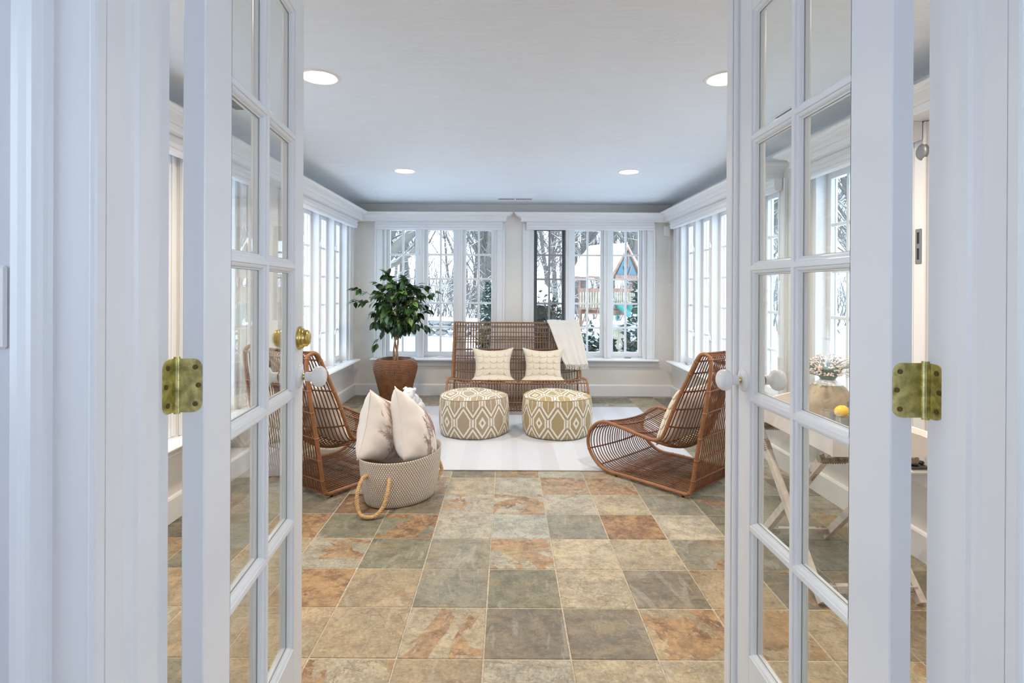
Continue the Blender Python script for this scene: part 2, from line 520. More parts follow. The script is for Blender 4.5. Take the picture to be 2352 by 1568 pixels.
ZO0, ZO1 = .45, 2.10
back_open = [(-1.53, -.123), (.29, 1.72)]
left_open = [(2.05, 3.10), (3.33, 3.80), (4.545, 6.425)]
right_open = [(2.70, 3.63), (4.02, 6.405)]
m = MB(); wall_boxes(m, XL - TH, XR + TH, -.02, 2.5, [(a, b, ZO0, ZO1) for a, b in back_open], lambda q, a, b, c, d: q.box(a, b, YB, YB + TH, c, d))
S(m.build('wall_back', M['wall']), 'cream back wall behind the rattan sofa, with two window openings', 'wall')
m = MB(); wall_boxes(m, YF - .1, YB, -.02, 2.5, [(a, b, ZO0, ZO1) for a, b in left_open], lambda q, a, b, c, d: q.box(XL - TH, XL, a, b, c, d))
S(m.build('wall_left', M['wall']), 'cream wall along the left side of the sunroom', 'wall')
m = MB(); wall_boxes(m, YF - .1, YB, -.02, 2.5, [(a, b, ZO0, ZO1) for a, b in right_open], lambda q, a, b, c, d: q.box(XR, XR + TH, a, b, c, d))
S(m.build('wall_right', M['wall']), 'cream wall along the right side of the sunroom', 'wall')
m = MB(); wall_boxes(m, XL, XR, -.02, 2.72, [(JL - .02, JR + .02, -.02, 2.18)], lambda q, a, b, c, d: q.box(a, b, YH, YF, c, d))
S(m.build('wall_front', M['hallwall']), 'wall that holds the french doors, between hall and sunroom', 'wall')
m = MB(); m.box(XL - TH, XR + TH, YF, YB + TH, HC, HC + .1)
S(m.build('ceiling', M['ceiling']), 'white trowelled plaster ceiling of the sunroom', 'ceiling')

# hall (behind and around the camera)
m = MB(); m.box(-2.3, 2.4, -2.9, YF, HZ - .12, HZ)
S(m.build('floor_hall', M['wood_floor']), 'wooden hall floor one step above the slate', 'floor')
m = MB(); m.box(-2.4, 2.5, -3, YH, 2.62, 2.72)
S(m.build('ceiling_hall', M['wall']), 'white hall ceiling on this side of the doors', 'ceiling')
hh_ = [(-1.15, .35, .85, 2.35)]  # side window openings, out of view, added to daylight the door jambs
m = MB(); wall_boxes(m, -3, YH, HZ, 2.62, hh_, lambda q, a, b, c, d: q.box(-2.4, -2.3, a, b, c, d))
S(m.build('wall_hall_left', M['hallwall']), 'left hall wall', 'wall')
m = MB(); wall_boxes(m, -3, YH, HZ, 2.62, hh_, lambda q, a, b, c, d: q.box(2.4, 2.5, a, b, c, d))
S(m.build('wall_hall_right', M['hallwall']), 'right hall wall', 'wall')
m = MB(); m.box(-2.3, XL, YH - .001, YF, HZ, 2.62); m.box(XR, 2.4, YH - .001, YF, HZ, 2.62)
S(m.build('wall_hall_front', M['hallwall']), 'hall wall beyond the ends of the doorway wall', 'wall')
m = MB(); wall_boxes(m, -2.3, 2.4, HZ, 2.62, [(-.45, 1.3, 1.15, 2.2)], lambda q, a, b, c, d: q.box(a, b, -3, -2.9, c, d))  # unseen opening added and sized for the light on the casings
S(m.build('wall_hall_back', M['hallwall']), 'hall wall behind the viewer with an unseen window opening added for daylight', 'wall')
w = MB()  # frames for the added hall windows, all out of view
for x in (-.45, .40, 1.25): w.box(x, x + .05, -2.96, -2.9, 1.15, 2.2)
for z in (1.15, 2.15): w.box(-.40, 1.25, -2.955, -2.905, z, z + .05)
for xx in (-2.36, 2.44):
    for y in (-1.15, -.42, .30): w.box(xx - .03, xx + .03, y, y + .05, .85, 2.35)
    for z in (.85, 2.30): w.box(xx - .025, xx + .025, -1.10, .30, z, z + .05)
hw = w.build('window_6', M['trim']); S(hw, 'unseen white frames of the windows added for hall daylight, behind and beside the viewer', 'window')

# slate floor: one tile slab per cell on a grout bed
T0, GX, GY = .3095, -.0769, 1.9164
OLV, GRY, TAN, BEI, LGR, BLU, DRK, BRN = ((.24, .235, .175), (.27, .265, .22), (.42, .335, .225), (.47, .41, .30), (.44, .42, .355), (.43, .45, .42), (.225, .20, .155), (.24, .14, .08))
spec = {  # (col, row): (colour, rust)
 (-3, -1): (TAN, .43), (-2, -1): (BEI, .46), (-1, -1): (TAN, .2), (0, -1): (LGR, .1), (1, -1): (BEI, .1), (2, -1): (BEI, .3), (3, -1): (TAN, .3),
 (-4, 0): (TAN, .3), (-3, 0): (TAN, .3), (-2, 0): (TAN, .25), (-1, 0): (BEI, .46), (0, 0): (DRK, .2), (1, 0): (DRK, .36), (2, 0): (TAN, .50), (3, 0): (TAN, .56),
 (-4, 1): (TAN, .35), (-3, 1): (TAN, .72), (-2, 1): (TAN, .36), (-1, 1): (GRY, .2), (0, 1): (OLV, .1), (1, 1): (BEI, .3), (2, 1): (DRK, .3), (3, 1): (TAN, .35), (4, 1): (DRK, .4),
 (-4, 2): (TAN, .3), (-3, 2): (LGR, .40), (-2, 2): (OLV, .3), (-1, 2): (GRY, .2), (0, 2): (LGR, .50), (1, 2): (BEI, .25), (2, 2): (BEI, .3), (3, 2): (GRY, .50), (4, 2): (OLV, .3),
 (-5, 3): (OLV, .3), (-4, 3): (TAN, .54), (-3, 3): (OLV, .2), (-2, 3): (GRY, .54), (-1, 3): (LGR, .35), (0, 3): (BLU, .0), (1, 3): (GRY, .2), (2, 3): (BRN, .85), (3, 3): (LGR, .2), (4, 3): (OLV, .35),
 (-4, 4): (DRK, .2), (-3, 4): (BRN, .4), (-2, 4): (DRK, .1), (-1, 4): (LGR, .45), (0, 4): (LGR, .50), (1, 4): (LGR, .2), (2, 4): (BEI, .25), (3, 4): (GRY, .3), (4, 4): (OLV, .4),
 (-4, 5): (DRK, .2), (-2, 5): (LGR, .5), (-1, 5): (BEI, .25), (0, 5): (LGR, .1), (1, 5): (BLU, .60), (2, 5): (LGR, .53), (3, 5): (GRY, .3), (4, 5): (OLV, .2)}
fl = MB(); tcol = []; tseed = []
rr = random.Random(11)
c0 = math.floor((XL - GX) / T0); c1 = math.ceil((XR - GX) / T0); r0 = math.floor((YF - GY) / T0); r1 = math.ceil((YB - GY) / T0)
for c in range(c0, c1):
    for r in range(r0, r1):
        g = .0028
        j = lambda: rr.uniform(-.0012, .0012)
        x0, x1 = max(XL, GX + c * T0 + g + j()), min(XR, GX + (c + 1) * T0 - g + j())
        y0, y1 = max(YF, GY + r * T0 + g + j()), min(YB, GY + (r + 1) * T0 - g + j())
        if x1 - x0 < .01 or y1 - y0 < .01: continue
        nf = len(fl.f)
        fl.box(x0, x1, y0, y1, -.012, 0 + rr.uniform(-.0008, .0004), .0022)
        if (c, r) in spec: col, ru = spec[c, r]
        else:
            col = rr.choice([OLV, GRY, LGR, LGR, BEI, BLU, TAN, DRK] if r > 3 else [TAN, TAN, BEI, OLV, GRY, DRK]); ru = rr.choice([0, .1, .2, .3, .35, .42, .48])
            if r > 8: ru *= .8
        k = rr.uniform(.92, 1.08); sd = (rr.random(), rr.random(), rr.random())
        for _ in range(len(fl.f) - nf): tcol.append((col[0] * k, col[1] * k, col[2] * k, ru)); tseed.append(sd)
nt_ = len(fl.f)
fl.cur = 1; fl.box(XL, XR, YF - .001, YB, -.05, -.0026)
fo = fl.build('floor', [M['slate'], M['grout']])
a = fo.data.color_attributes.new('tile', 'FLOAT_COLOR', 'CORNER'); s_ = fo.data.attributes.new('seed', 'FLOAT_VECTOR', 'CORNER')
for p in fo.data.polygons:
    i = min(p.index, nt_ - 1)
    for li in p.loop_indices: a.data[li].color = tcol[i]; s_.data[li].vector = tseed[i]
S(fo, 'square slate tile floor in grey, tan and rust', 'floor')

# baseboards
bbp = [(0, 0), (.018, 0), (.018, .128), (.012, .138), (.006, .142), (0, .142)]
def base(name, A, B, out, label):
    m = MB(); m.sweep(bbp, A, B, out); S(m.build(name, M['trim'], recalc=True), label, 'baseboard')
base('baseboard_back', (XL, YB, .001), (XR, YB, .001), (0, -1, 0), 'white baseboard along the back wall')
base('baseboard_left', (XL, YF, .001), (XL, YB - .018, .001), (1, 0, 0), 'white baseboard along the left wall')
base('baseboard_right', (XR, YF, .001), (XR, YB - .018, .001), (-1, 0, 0), 'white baseboard along the right wall')

# cornice valances above the windows
crp = [(0, 2.125), (.127, 2.125), (.134, 2.127), (.135, 2.134), (.129, 2.138), (.128, 2.163), (.136, 2.166), (.138, 2.173), (.143, 2.181), (.155, 2.190),
       (.172, 2.196), (.186, 2.198), (.188, 2.206), (.200, 2.208), (.208, 2.213), (.210, 2.217), (.210, 2.228), (0, 2.228)]
def cornice(name, A, B, out, eA, eB, label):
    """eA/eB: 0 square, +1 inside mitre, -1 outside mitre with a return to the wall"""
    m = MB(); A, B, out = Vector(A), Vector(B), Vector(out); t = (B - A).normalized()
    r0 = [A + out * d + Vector((0, 0, h)) + t * d * eA for d, h in crp]; r1 = [B + out * d + Vector((0, 0, h)) - t * d * eB for d, h in crp]
    b = m.pts(r0 + r1); n = len(crp)
    for i in range(n): j = (i + 1) % n; m.face([b + i, b + j, b + n + j, b + n + i])
    m.face([b + i for i in range(n)][::-1]); m.face([b + n + i for i in range(n)])
    for e, P, sg in ((eA, A, -1), (eB, B, 1)):
        if e == -1:
            q0 = [P + t * sg * d + Vector((0, 0, h)) for d, h in crp]; q1 = [P + t * sg * d + out * d + Vector((0, 0, h)) for d, h in crp]
            b = m.pts(q0 + q1)
            for i in range(n): j = (i + 1) % n; m.face([b + i, b + j, b + n + j, b + n + i])
    S(m.build(name, M['trim'], recalc=True), label, 'cornice')
cornice('trim_1', (XL, YB, 0), (-.145, YB, 0), (0, -1, 0), 1, -1, 'white crown cornice over the left back window')
cornice('trim_2', (.30, YB, 0), (XR, YB, 0), (0, -1, 0), -1, 1, 'white crown cornice over the right back window')
cornice('trim_3', (XL, YF + .3, 0), (XL, YB, 0), (1, 0, 0), 0, 1, 'long white crown cornice on the left wall')
cornice('trim_4', (XR, 4.12, 0), (XR, YB, 0), (-1, 0, 0), -1, 1, 'white crown cornice over the far windows of the right wall')
cornice('trim_5', (XR, YF + .3, 0), (XR, 3.52, 0), (-1, 0, 0), 0, -1, 'white crown cornice over the near window of the right wall')

mb_ = lambda u, d, z: (u, YB + d, z)
ml_ = lambda u, d, z: (XL - d, u, z)
mr_ = lambda u, d, z: (XR + d, u, z)
# windows ----------------------------------------------------------
def window(name, mp, u0, u1, centres, label, dark=(), near_crank=True, flip=1):
    w = empty(name, mp(u0, 0, ZO0)); org = Vector(w.location); S(w, label, 'window')
    def bx(m, a, b, d0, d1, z0, z1, bev=0):
        P, Q = Vector(mp(a, d0, z0)) - org, Vector(mp(b, d1, z1)) - org
        m.box(P.x, Q.x, P.y, Q.y, P.z, Q.z, bev)
    m = MB(); cw = .095
    for a, b, s in ((u0 - cw, u0, 1), (u1, u1 + cw, -1)):
        bx(m, a, b, -.016, 0, ZO0 + .012, 2.122, .003)
        e = a if s == 1 else b - .022
        bx(m, e, e + .022, -.026, -.0155, ZO0 + .012, 2.122, .004)
        e = b - .012 if s == 1 else a
        bx(m, e, e + .012, -.020, -.0155, ZO0 + .012, 2.122, .002)
    bx(m, u0, u1, -.016, 0, ZO1 - .002, 2.122, .002)
    # apron
    bx(m, u0 - cw, u1 + cw, -.016, 0, .362, .4355, .004)
    m.build('casing', M['trim'], w)
    m = MB(); bx(m, u0 - cw - .035, u1 + cw + .035, -.115, .0, .4358, .4618, .0105); bx(m, u0, u1, .0, .095, .4502, .4618)
    m.build('window_sill', M['trim'], w)
    m = MB(); hw = .199
    edges = [u0] + [x for c in centres for x in (c - hw, c + hw)] + [u1]
    for k in range(0, len(edges), 2):
        a, b = edges[k], edges[k + 1]
        bx(m, a, b, .012, .159, .462, 2.10, .003)
        if b - a > .05: bx(m, (a + b) / 2 - .012, (a + b) / 2 + .012, .004, .013, .47, 2.09, .003)
    bx(m, u0, u1, .0125, .1585, 2.082, 2.0995); bx(m, u0, u1, .0955, .1585, .4502, .478)
    m.build('window_frame', M['trim'], w)
    gz0, gz1, gh = .530, 2.037, .1575
    for ci, c in enumerate(centres):
        m = MB(); d0, d1 = .087, .133
        bx(m, c - hw + .001, c - gh, d0, d1, .479, 2.081, .003); bx(m, c + gh, c + hw - .001, d0, d1, .479, 2.081, .003)
        bx(m, c - gh - .001, c + gh + .001, d0 + .001, d1 - .001, .479, gz0, .002); bx(m, c - gh - .001, c + gh + .001, d0 + .001, d1 - .001, gz1, 2.081, .002)
        s = m.build('sash', M['trim'], w)
        if ci in dark:
            m = MB(); e = .030
            bx(m, c - gh - e, c - gh + .004, d0 - .016, d0 - .0005, gz0 - .03, gz1 + e, .003); bx(m, c + gh - .004, c + gh + e, d0 - .016, d0 - .0005, gz0 - .03, gz1 + e, .003)
            bx(m, c - gh + .0042, c + gh - .0042, d0 - .0155, d0 - .001, gz1 - .003, gz1 + e, .003); bx(m, c - gh + .0042, c + gh - .0042, d0 - .0155, d0 - .001, gz0 - .03, gz0 + .004, .003)
            m.build('screen_frame', M['darkframe'], s)
        m = MB()
        bx(m, c - .0125, c + .0125, .097, .125, gz0, gz1, .004)
        for k in range(1, 5):
            z = gz0 + (gz1 - gz0) * k / 5
            bx(m, c - gh, c + gh, .098, .124, z - .0115, z + .0115, .004)
        m.build('muntins', M['greymetal'] if ci in dark else M['trim'], s)
        m = MB(); bx(m, c - gh - .002, c + gh + .002, .1095, .1135, gz0 - .002, gz1 + .002)
        m.build('glass', M['glass'], s)
        if mp is not mb_:
            m = MB()
            for e in (c - gh - .001, c - .0185, c + .0125, c + gh - .005): bx(m, e, e + .006, .1165, .1185, gz0, gz1)
            m.build('glazing_spacer', M['greymetal'], s)
        # folding crank operator on the sill, latch on the stile
        m = MB(); bx(m, c - .03, c + .05, .014, .040, .4621, .474, .004); bx(m, c - .02, c + .075, .0155, .025, .4742, .480, .002)
        m.build('crank_handle', M['plastic'] if ci != len(centres) - 1 else M['steel'], s)
        m = MB()
        for z in (.80, 1.72):
            bx(m, c + hw + .006, c + hw + .020, -.001, .0115, z, z + .05, .003); bx(m, c + hw + .009, c + hw + .017, -.010, .0, z + .01, z + .075, .003)
        if ci < len(centres) - 1: m.build('latch', M['trim'], s)
    return w
window('window_1', mb_, -1.53, -.123, [-1.299, -.826, -.353], 'back window left of the sofa, three casements behind the ficus')
window('window_2', mb_, .29, 1.72, [.528, 1.004, 1.481], 'back window on the right, with one dark grey screened casement', dark=(0,))
window('window_3', ml_, 4.545, 6.425, [4.775, 5.247, 5.722, 6.195], 'far left side window of four casements')
window('window_4', ml_, 3.33, 3.80, [3.565], 'narrow single casement in the left wall')
window('window_7', ml_, 2.05, 3.10, [2.33, 2.82], 'near left side window seen through the door gap')
window('window_5', mr_, 4.02, 6.405, [4.255, 4.735, 5.21, 5.685, 6.165], 'far right side window of five casements')
window('window_8', mr_, 2.70, 3.63, [2.935, 3.395], 'near right side window behind the tray table')

# pleated shades pulled up under the cornices
def shade(mp, u0, u1, label):
    m = MB()
    P = lambda a, d, z: Vector(mp(a, d, z))
    prof = [(-.030, 2.124), (-.085, 2.124), (-.088, 2.10), (-.080, 2.092), (-.088, 2.084), (-.088, 2.062), (-.080, 2.056), (-.084, 2.050), (-.084, 2.036), (-.045, 2.032), (-.030, 2.036)]
    a = [P(u0, d, z) for d, z in prof]; b = [P(u1, d, z) for d, z in prof]; k = m.pts(a + b); n = len(prof)
    for i in range(n): j = (i + 1) % n; m.face([k + i, k + j, k + n + j, k + n + i])
    m.face([k + i for i in range(n)]); m.face([k + n + i for i in range(n)][::-1])
    tag(m.build('window_shade', M['shade'], recalc=True), label, 'window shade', 'shades under the cornices')
shade(mb_, -1.60, -.05, 'white shade drawn up over the left back window')
shade(mb_, .235, 1.785, 'white shade drawn up over the right back window')
shade(ml_, 4.47, 6.49, 'white shade drawn up over the far left side window')
shade(ml_, 3.26, 3.87, 'short white shade over the narrow left casement')
shade(ml_, 1.97, 3.18, 'white shade seen through the left hinge gap')
shade(mr_, 3.95, 6.48, 'white shade drawn up over the far right side window')
shade(mr_, 2.62, 3.70, 'white shade over the window behind the tray table')

# doorway: jambs, stops, casings ------------------------------------
def vert(prof, z0, z1, name, mat, label, cat):
    m = MB(); n = len(prof); b = m.pts([(x, y, z0) for x, y in prof] + [(x, y, z1) for x, y in prof])
    for i in range(n): j = (i + 1) % n; m.face([b + i, b + j, b + n + j, b + n + i])
    m.face([b + i for i in range(n)]); m.face([b + n + i for i in range(n)][::-1])
    return S(m.build(name, mat, recalc=True), label, cat)
cas = [(-.122, .747), (-.120, .734), (-.116, .7285), (-.104, .726), (-.094, .7215), (-.084, .7165), (-.076, .715), (-.069, .7165), (-.066, .722), (-.065, .7285), (-.060, .731),
       (-.012, .731), (-.008, .7285), (-.003, .729), (-.001, .732), (-.001, .747)]
jam = [(-.0195, .7475), (0, .7475), (0, .783), (.003, .790), (.0035, .797), (.0075, .802), (.009, .810), (.010, .816), (.010, .8445), (0, .8445), (0, .885), (-.0195, .885)]
for s, X0, nm, lb in ((1, JL, ('trim_6', 'trim_7'), 'left'), (-1, JR, ('trim_8', 'trim_9'), 'right')):
    vert([(X0 + s * x, y) for x, y in jam], HZ, 2.16, nm[0], M['trim'], 'white door jamb with stop on the %s side' % lb, 'door jamb')
    vert([(X0 + s * x, y) for x, y in cas], HZ, 2.26, nm[1], M['trim'], 'moulded white door casing at the %s edge of the view' % lb, 'door casing')
m = MB(); m.box(JL, JR, .7475, .885, 2.16, 2.1795); m.box(JL - .122, JR + .122, .722, .747, 2.26, 2.31); m.box(JL + .001, JR - .001, .729, .747, 2.16, 2.26)
S(m.build('trim_10', M['trim']), 'white head of the doorway', 'door head')
m = MB()
for a, b in ((JL - .11, JL - .012), (JR + .012, JR + .11)):
    m.box(a, b, YF, YF + .016, .001, 2.25, .004)
m.box(JL - .11, JR + .11, YF, YF + .016, 2.25, 2.33, .004)
S(m.build('trim_11', M['trim']), 'white casing of the doorway on the sunroom side', 'door casing')
m = MB(); m.box(JL - .0, JR + .0, YF, YF + .025, HZ - .03, HZ + .004, .006); m.box(JL, JR, YF, YF + .01, .001, HZ - .031)
S(m.build('trim_12', M['trim']), 'step edge below the french doors', 'threshold')

# ================================================================== FRENCH DOORS
def french_door(name, org, ang, sg, label, astragal, knob_u, deadbolt):
    t = .036; ZB, ZT = .165, 2.14; WD = .573
    D = empty(name, (org[0], org[1], ZB), ang); S(D, label, 'french door')
    cu = [(.106, .2965), (.3080, .4985)]; cz = []
    top = 2.0205
    for k in range(5): cz.append((top - .3315 * (k + 1) + .011, top - .3315 * k))
    y = lambda v: sg * v
    m = MB()
    def bx(m, a, b, v0, v1, z0, z1, bev=0): m.box(a, b, y(v0), y(v1), z0 - ZB, z1 - ZB, bev)
    bx(m, 0, cu[0][0], 0, t, ZB, ZT, .002); bx(m, cu[1][1], WD, 0, t, ZB, ZT, .002)
    bx(m, cu[0][0], cu[1][1], 0, t, cz[0][1], ZT); bx(m, cu[0][0], cu[1][1], 0, t, ZB, cz[4][0])
    bx(m, cu[0][1], cu[1][0], 0, t, cz[4][0], cz[0][1])
    for k in range(4):
        for a, b in cu: bx(m, a, b, 0, t, cz[k + 1][1], cz[k][0])
    prof = [(0, 0), (.0012, .0018), (.0014, .0035), (.0045, .0042), (.0075, .0065), (.0092, .0100), (.0096, .0118), (.0118, .0122), (.0122, t / 2 - .0001)]
    gk = MB()
    for a, b in cu:
        for z0, z1 in cz:
            for side in (0, 1):
                rings = []
                for o, d in prof:
                    v = d if side == 0 else t - d
                    rings.append([(a + o, y(v), z0 + o - ZB), (b - o, y(v), z0 + o - ZB), (b - o, y(v), z1 - o - ZB), (a + o, y(v), z1 - o - ZB)])
                m.grid(rings, closev=True, smooth=False)
                if side: continue
                o = .0122; v = t / 2 - .0036; v2 = t / 2 - .0021; e = .0006
                rg = [[(a + o + q, y(w_), z0 + o + q - ZB), (b - o - q, y(w_), z0 + o + q - ZB), (b - o - q, y(w_), z1 - o - q - ZB), (a + o + q, y(w_), z1 - o - q - ZB)] for q, w_ in ((0, v), (e, v), (e, v2))]
                gk.grid(rg, closev=True, smooth=False)
    m.build('door_leaf', M['door'], D, recalc=False)
    gk.build('glazing_seal', M['greymetal'], D)
    g = MB()
    for a, b in cu:
        for z0, z1 in cz: bx(g, a + .011, b - .011, t / 2 - .002, t / 2 + .002, z0 + .011, z1 - .011)
    g.build('glass', M['glass'], D)
    if astragal:
        m = MB(); bx(m, WD, WD + .052, .003, t, ZB, ZT, .002); bx(m, WD - .004, WD + .058, -.010, .0035, ZB, ZT, .004); bx(m, WD + .010, WD + .042, -.014, -.009, ZB, ZT, .003)
        m.build('astragal', M['door'], D)
    # knobs on both faces
    kz = 1.072
    for v0, dr in ((0, -1), (t, 1)):
        Mx = Matrix.Translation((knob_u, y(v0), kz - ZB)) @ Matrix.Rotation(-pi / 2 * sg * dr, 4, 'X')
        m = MB(); m.lathe([(0, .010), (.010, .0102), (.019, .0095), (.0255, .0070), (.0295, .0035), (.0305, .0)][::-1], 28, Mx)
        kb = m.build('rose', M['ceramic'], D)
        m = MB(); m.lathe([(.0075, .006), (.0085, .009), (.0085, .014), (.0070, .017), (.0062, .020)], 16, Mx); m.build('shank', M['brass'], kb)
        m = MB(); m.lathe([(.0115, .017), (.0125, .020), (.0120, .028), (.0135, .034), (.019, .037), (.0245, .041), (.0275, .047), (.0280, .053), (.0262, .060), (.0215, .066), (.0140, .070), (.006, .0715), (0, .0718)], 28, Mx)
        m.build('knob', M['ceramic'], D)
        if deadbolt:
            Mx = Matrix.Translation((knob_u, y(v0), 1.1745 - ZB)) @ Matrix.Rotation(-pi / 2 * sg * dr, 4, 'X')
            m = MB(); m.lathe([(.031, 0), (.0315, .004), (.0300, .0065), (.0262, .0075), (.0262, .0115), (.0245, .0135), (.0220, .0145), (.0222, .0215), (.0205, .0235), (.0165, .0245), (.0160, .027), (.0135, .028), (0, .028)], 28, Mx)
            m.build('deadbolt', M['brass'], D)
    # middle hinge: one leaf on the door edge, one on the jamb
    Wi = (Matrix.Translation((org[0], org[1], ZB)) @ Matrix.Rotation(ang, 4, 'Z')).inverted()
    hz0, hh = 1.100, .089
    jx = JL if sg == 1 else JR; bxx = jx + (.004 if sg == 1 else -.004); by = org[1] + .001
    def plate(m, A, dirv, wdt, nrm, th):
        A, dirv, nrm = Vector(A), Vector(dirv).normalized(), Vector(nrm).normalized(); r_ = .0155; n = 7
        pts = [(0, 0)] + [(wdt - r_ + r_ * sin(pi / 2 * k / n), r_ - r_ * cos(pi / 2 * k / n)) for k in range(n + 1)] + [(wdt - r_ + r_ * cos(pi / 2 * k / n), hh - r_ + r_ * sin(pi / 2 * k / n)) for k in range(n + 1)] + [(0, hh)]
        lo = [Wi @ (A + dirv * a + Vector((0, 0, b))) for a, b in pts]; hi = [Wi @ (A + dirv * a + Vector((0, 0, b)) + nrm * th) for a, b in pts]
        b0 = m.pts(lo + hi); N = len(pts)
        m.face([b0 + i for i in range(N)]); m.face([b0 + N + i for i in range(N)][::-1])
        for i in range(N): j = (i + 1) % N; m.face([b0 + i, b0 + j, b0 + N + j, b0 + N + i])
    m = MB(); sc_ = MB()
    ux, uy = cos(ang), sin(ang)
    dv = Vector((-uy, ux, 0)) * sg               # through the leaf thickness, away from the opening
    ext = abs(bxx - org[0]) - .0055
    e0 = Vector((org[0], org[1], hz0)) + dv * ext - Vector((ux, uy, 0)) * .0002
    plate(m, e0, -dv, ext - .003, -Vector((ux, uy, 0)), .0022)
    plate(m, (jx - sg * .0002, by, hz0), (0, -1, 0), .036, (sg, 0, 0), .0022)
    for k in range(5):
        za = hz0 + hh * k / 5 + .0004; zb = hz0 + hh * (k + 1) / 5 - .0004
        m.tube([Wi @ Vector((bxx, by - .003, za)), Wi @ Vector((bxx, by - .003, zb))], .0068, 14, smooth=True)
    m.tube([Wi @ Vector((bxx, by - .003, hz0 - .003)), Wi @ Vector((bxx, by - .003, hz0 + hh + .003))], .0052, 14)
    h = m.build('hinge', M['brass_old'], D, recalc=True)
    for a, z in ((.024, .014), (.029, .045), (.024, .075)):
        p = e0 - dv * (ext - .0375 + a) - Vector((ux, uy, 0)) * .0022 + Vector((0, 0, z)); q = p - Vector((ux, uy, 0)) * .0012
        sc_.tube([Wi @ p, Wi @ q], .0042, 12)
        p = Vector((jx + sg * .002, by - a, hz0 + z)); q = p + Vector((sg * .0012, 0, 0))
        sc_.tube([Wi @ p, Wi @ q], .0042, 12)
    sc_.build('screws', simple('tarnished_screw', (.16, .11, .04), .5, .6), h)
    return D
french_door('door_1', (-.5035, .904), math.atan2(.9961, -.0877), 1, 'left french door standing open, with brass deadbolt and white ceramic knob', False, .5375, True)
french_door('door_2', (.6275, .8875), math.atan2(.99994, -.011), -1, 'right french door standing open, with white ceramic knob and no deadbolt', True, .5335, False)

# switch plate at the left edge
m = MB(); m.box(-.765, -.6855, YH - .0065, YH, 1.2215, 1.336, .004)
sp = m.build('switch_plate', M['plastic']); tag(sp, 'white switch plate on the hall wall at the left edge', 'switch plate')
m = MB(); m.box(-.742, -.706, YH - .010, YH - .0062, 1.246, 1.312, .002); m.build('rocker', M['plastic'], sp)

# recessed ceiling lights ------------------------------------------
def downlight(x, y, label, power=1):
    o = empty('ceiling_light', (x, y, HC)); tag(o, label, 'ceiling light', 'recessed ceiling lights')
    m = MB(); m.lathe([(.080, .0), (.081, -.004), (.088, -.006), (.098, -.004), (.100, -.0005), (.100, .0)], 40); m.build('trim_ring', M['plastic'], o)
    m = MB(); m.lathe([(.0795, -.0005), (.055, -.0035), (.03, -.005), (0, -.0055)][::-1], 40); m.build('diffuser', M['bulb'], o)
    L = bpy.data.lights.new('downlight', 'AREA'); L.shape = 'DISK'; L.size = .15; L.energy = 4.2 * power; L.color = (1, .84, .66); L.spread = radians(150)
    lo = bpy.data.objects.new('downlight', L); lo.location = (0, 0, -.012); link(lo, o)
downlight(-.908, 4.80, 'round recessed light at the far left, over the ficus side')
downlight(1.074, 4.80, 'round recessed light at the far right')
downlight(-.930, 2.68, 'near recessed light beside the left french door', 1.3)
downlight(1.072, 2.68, 'near recessed light beside the right french door', 1.3)

downlight(-1.40, 1.55, 'unseen recessed light added by the doorway wall to warm the floor, left of the french doors', .45)  # out of view, added to warm the near floor and lighten the door reveals
downlight(1.50, 1.55, 'unseen recessed light added by the doorway wall to warm the floor, right of the french doors', .45)  # its unseen partner, added for the same warm fill
# ceiling registers
def vent(x0, x1, y0, y1, label, nslat, mat_slat, along='x'):
    o = empty('ceiling_vent', ((x0 + x1) / 2, (y0 + y1) / 2, HC)); tag(o, label, 'vent')
    cx, cy = o.location.x, o.location.y
    m = MB(); e = .012
    m.box(x0 - cx, x1 - cx, y0 - cy, y0 - cy + e, -.006, 0, .002); m.box(x0 - cx, x1 - cx, y1 - cy - e, y1 - cy, -.006, 0, .002)
    m.box(x0 - cx, x0 - cx + e, y0 - cy + e, y1 - cy - e, -.006, 0, .002); m.box(x1 - cx - e, x1 - cx, y0 - cy + e, y1 - cy - e, -.006, 0, .002)
    if along == 'x': m.box(-.008, .008, y0 - cy + e, y1 - cy - e, -.006, 0)
    m.build('frame', M['plastic'], o)
    m = MB(); m.box(x0 - cx + e, x1 - cx - e, y0 - cy + e, y1 - cy - e, -.0012, -.0004); m.build('duct', M['dark'], o)
    m = MB()
    for k in range(nslat):
        if along == 'x':
            q = lerp(x0 - cx + e, x1 - cx - e, (k + .5) / nslat); m.box(q - .0022, q + .0022, y0 - cy + e, y1 - cy - e, -.005, -.0013)
        else:
            q = lerp(y0 - cy + e, y1 - cy - e, (k + .5) / nslat); m.box(x0 - cx + e, x1 - cx - e, q - .003, q + .003, -.005, -.0013)
    m.build('slats', mat_slat, o)
vent(-.115, .295, 6.20, 6.32, 'white slotted ceiling register above the sofa', 26, M['plastic'])
vent(-1.60, -1.40, 2.92, 3.18, 'grey ceiling register seen through the left door glass', 12, M['greymetal'], 'y')
vent(1.60, 1.76, 3.02, 3.30, 'grey ceiling register seen through the right door glass', 12, M['greymetal'], 'y')
for x, y, lb in ((-1.415, 5.85, 'tiny white hook in the ceiling near the back left corner'), (1.585, 5.98, 'tiny white hook in the ceiling near the back right corner')):
    m = MB(); m.lathe([(0, 0), (.010, 0), (.010, -.004), (0, -.005)], 12); m.tube([(0, 0, -.004), (0, 0, -.016), (.006, 0, -.024), (.012, 0, -.020), (.012, 0, -.014)], .0022, 6)
    o = m.build('ceiling_hook', M['plastic'], loc=(x, y, HC)); tag(o, lb, 'hook')
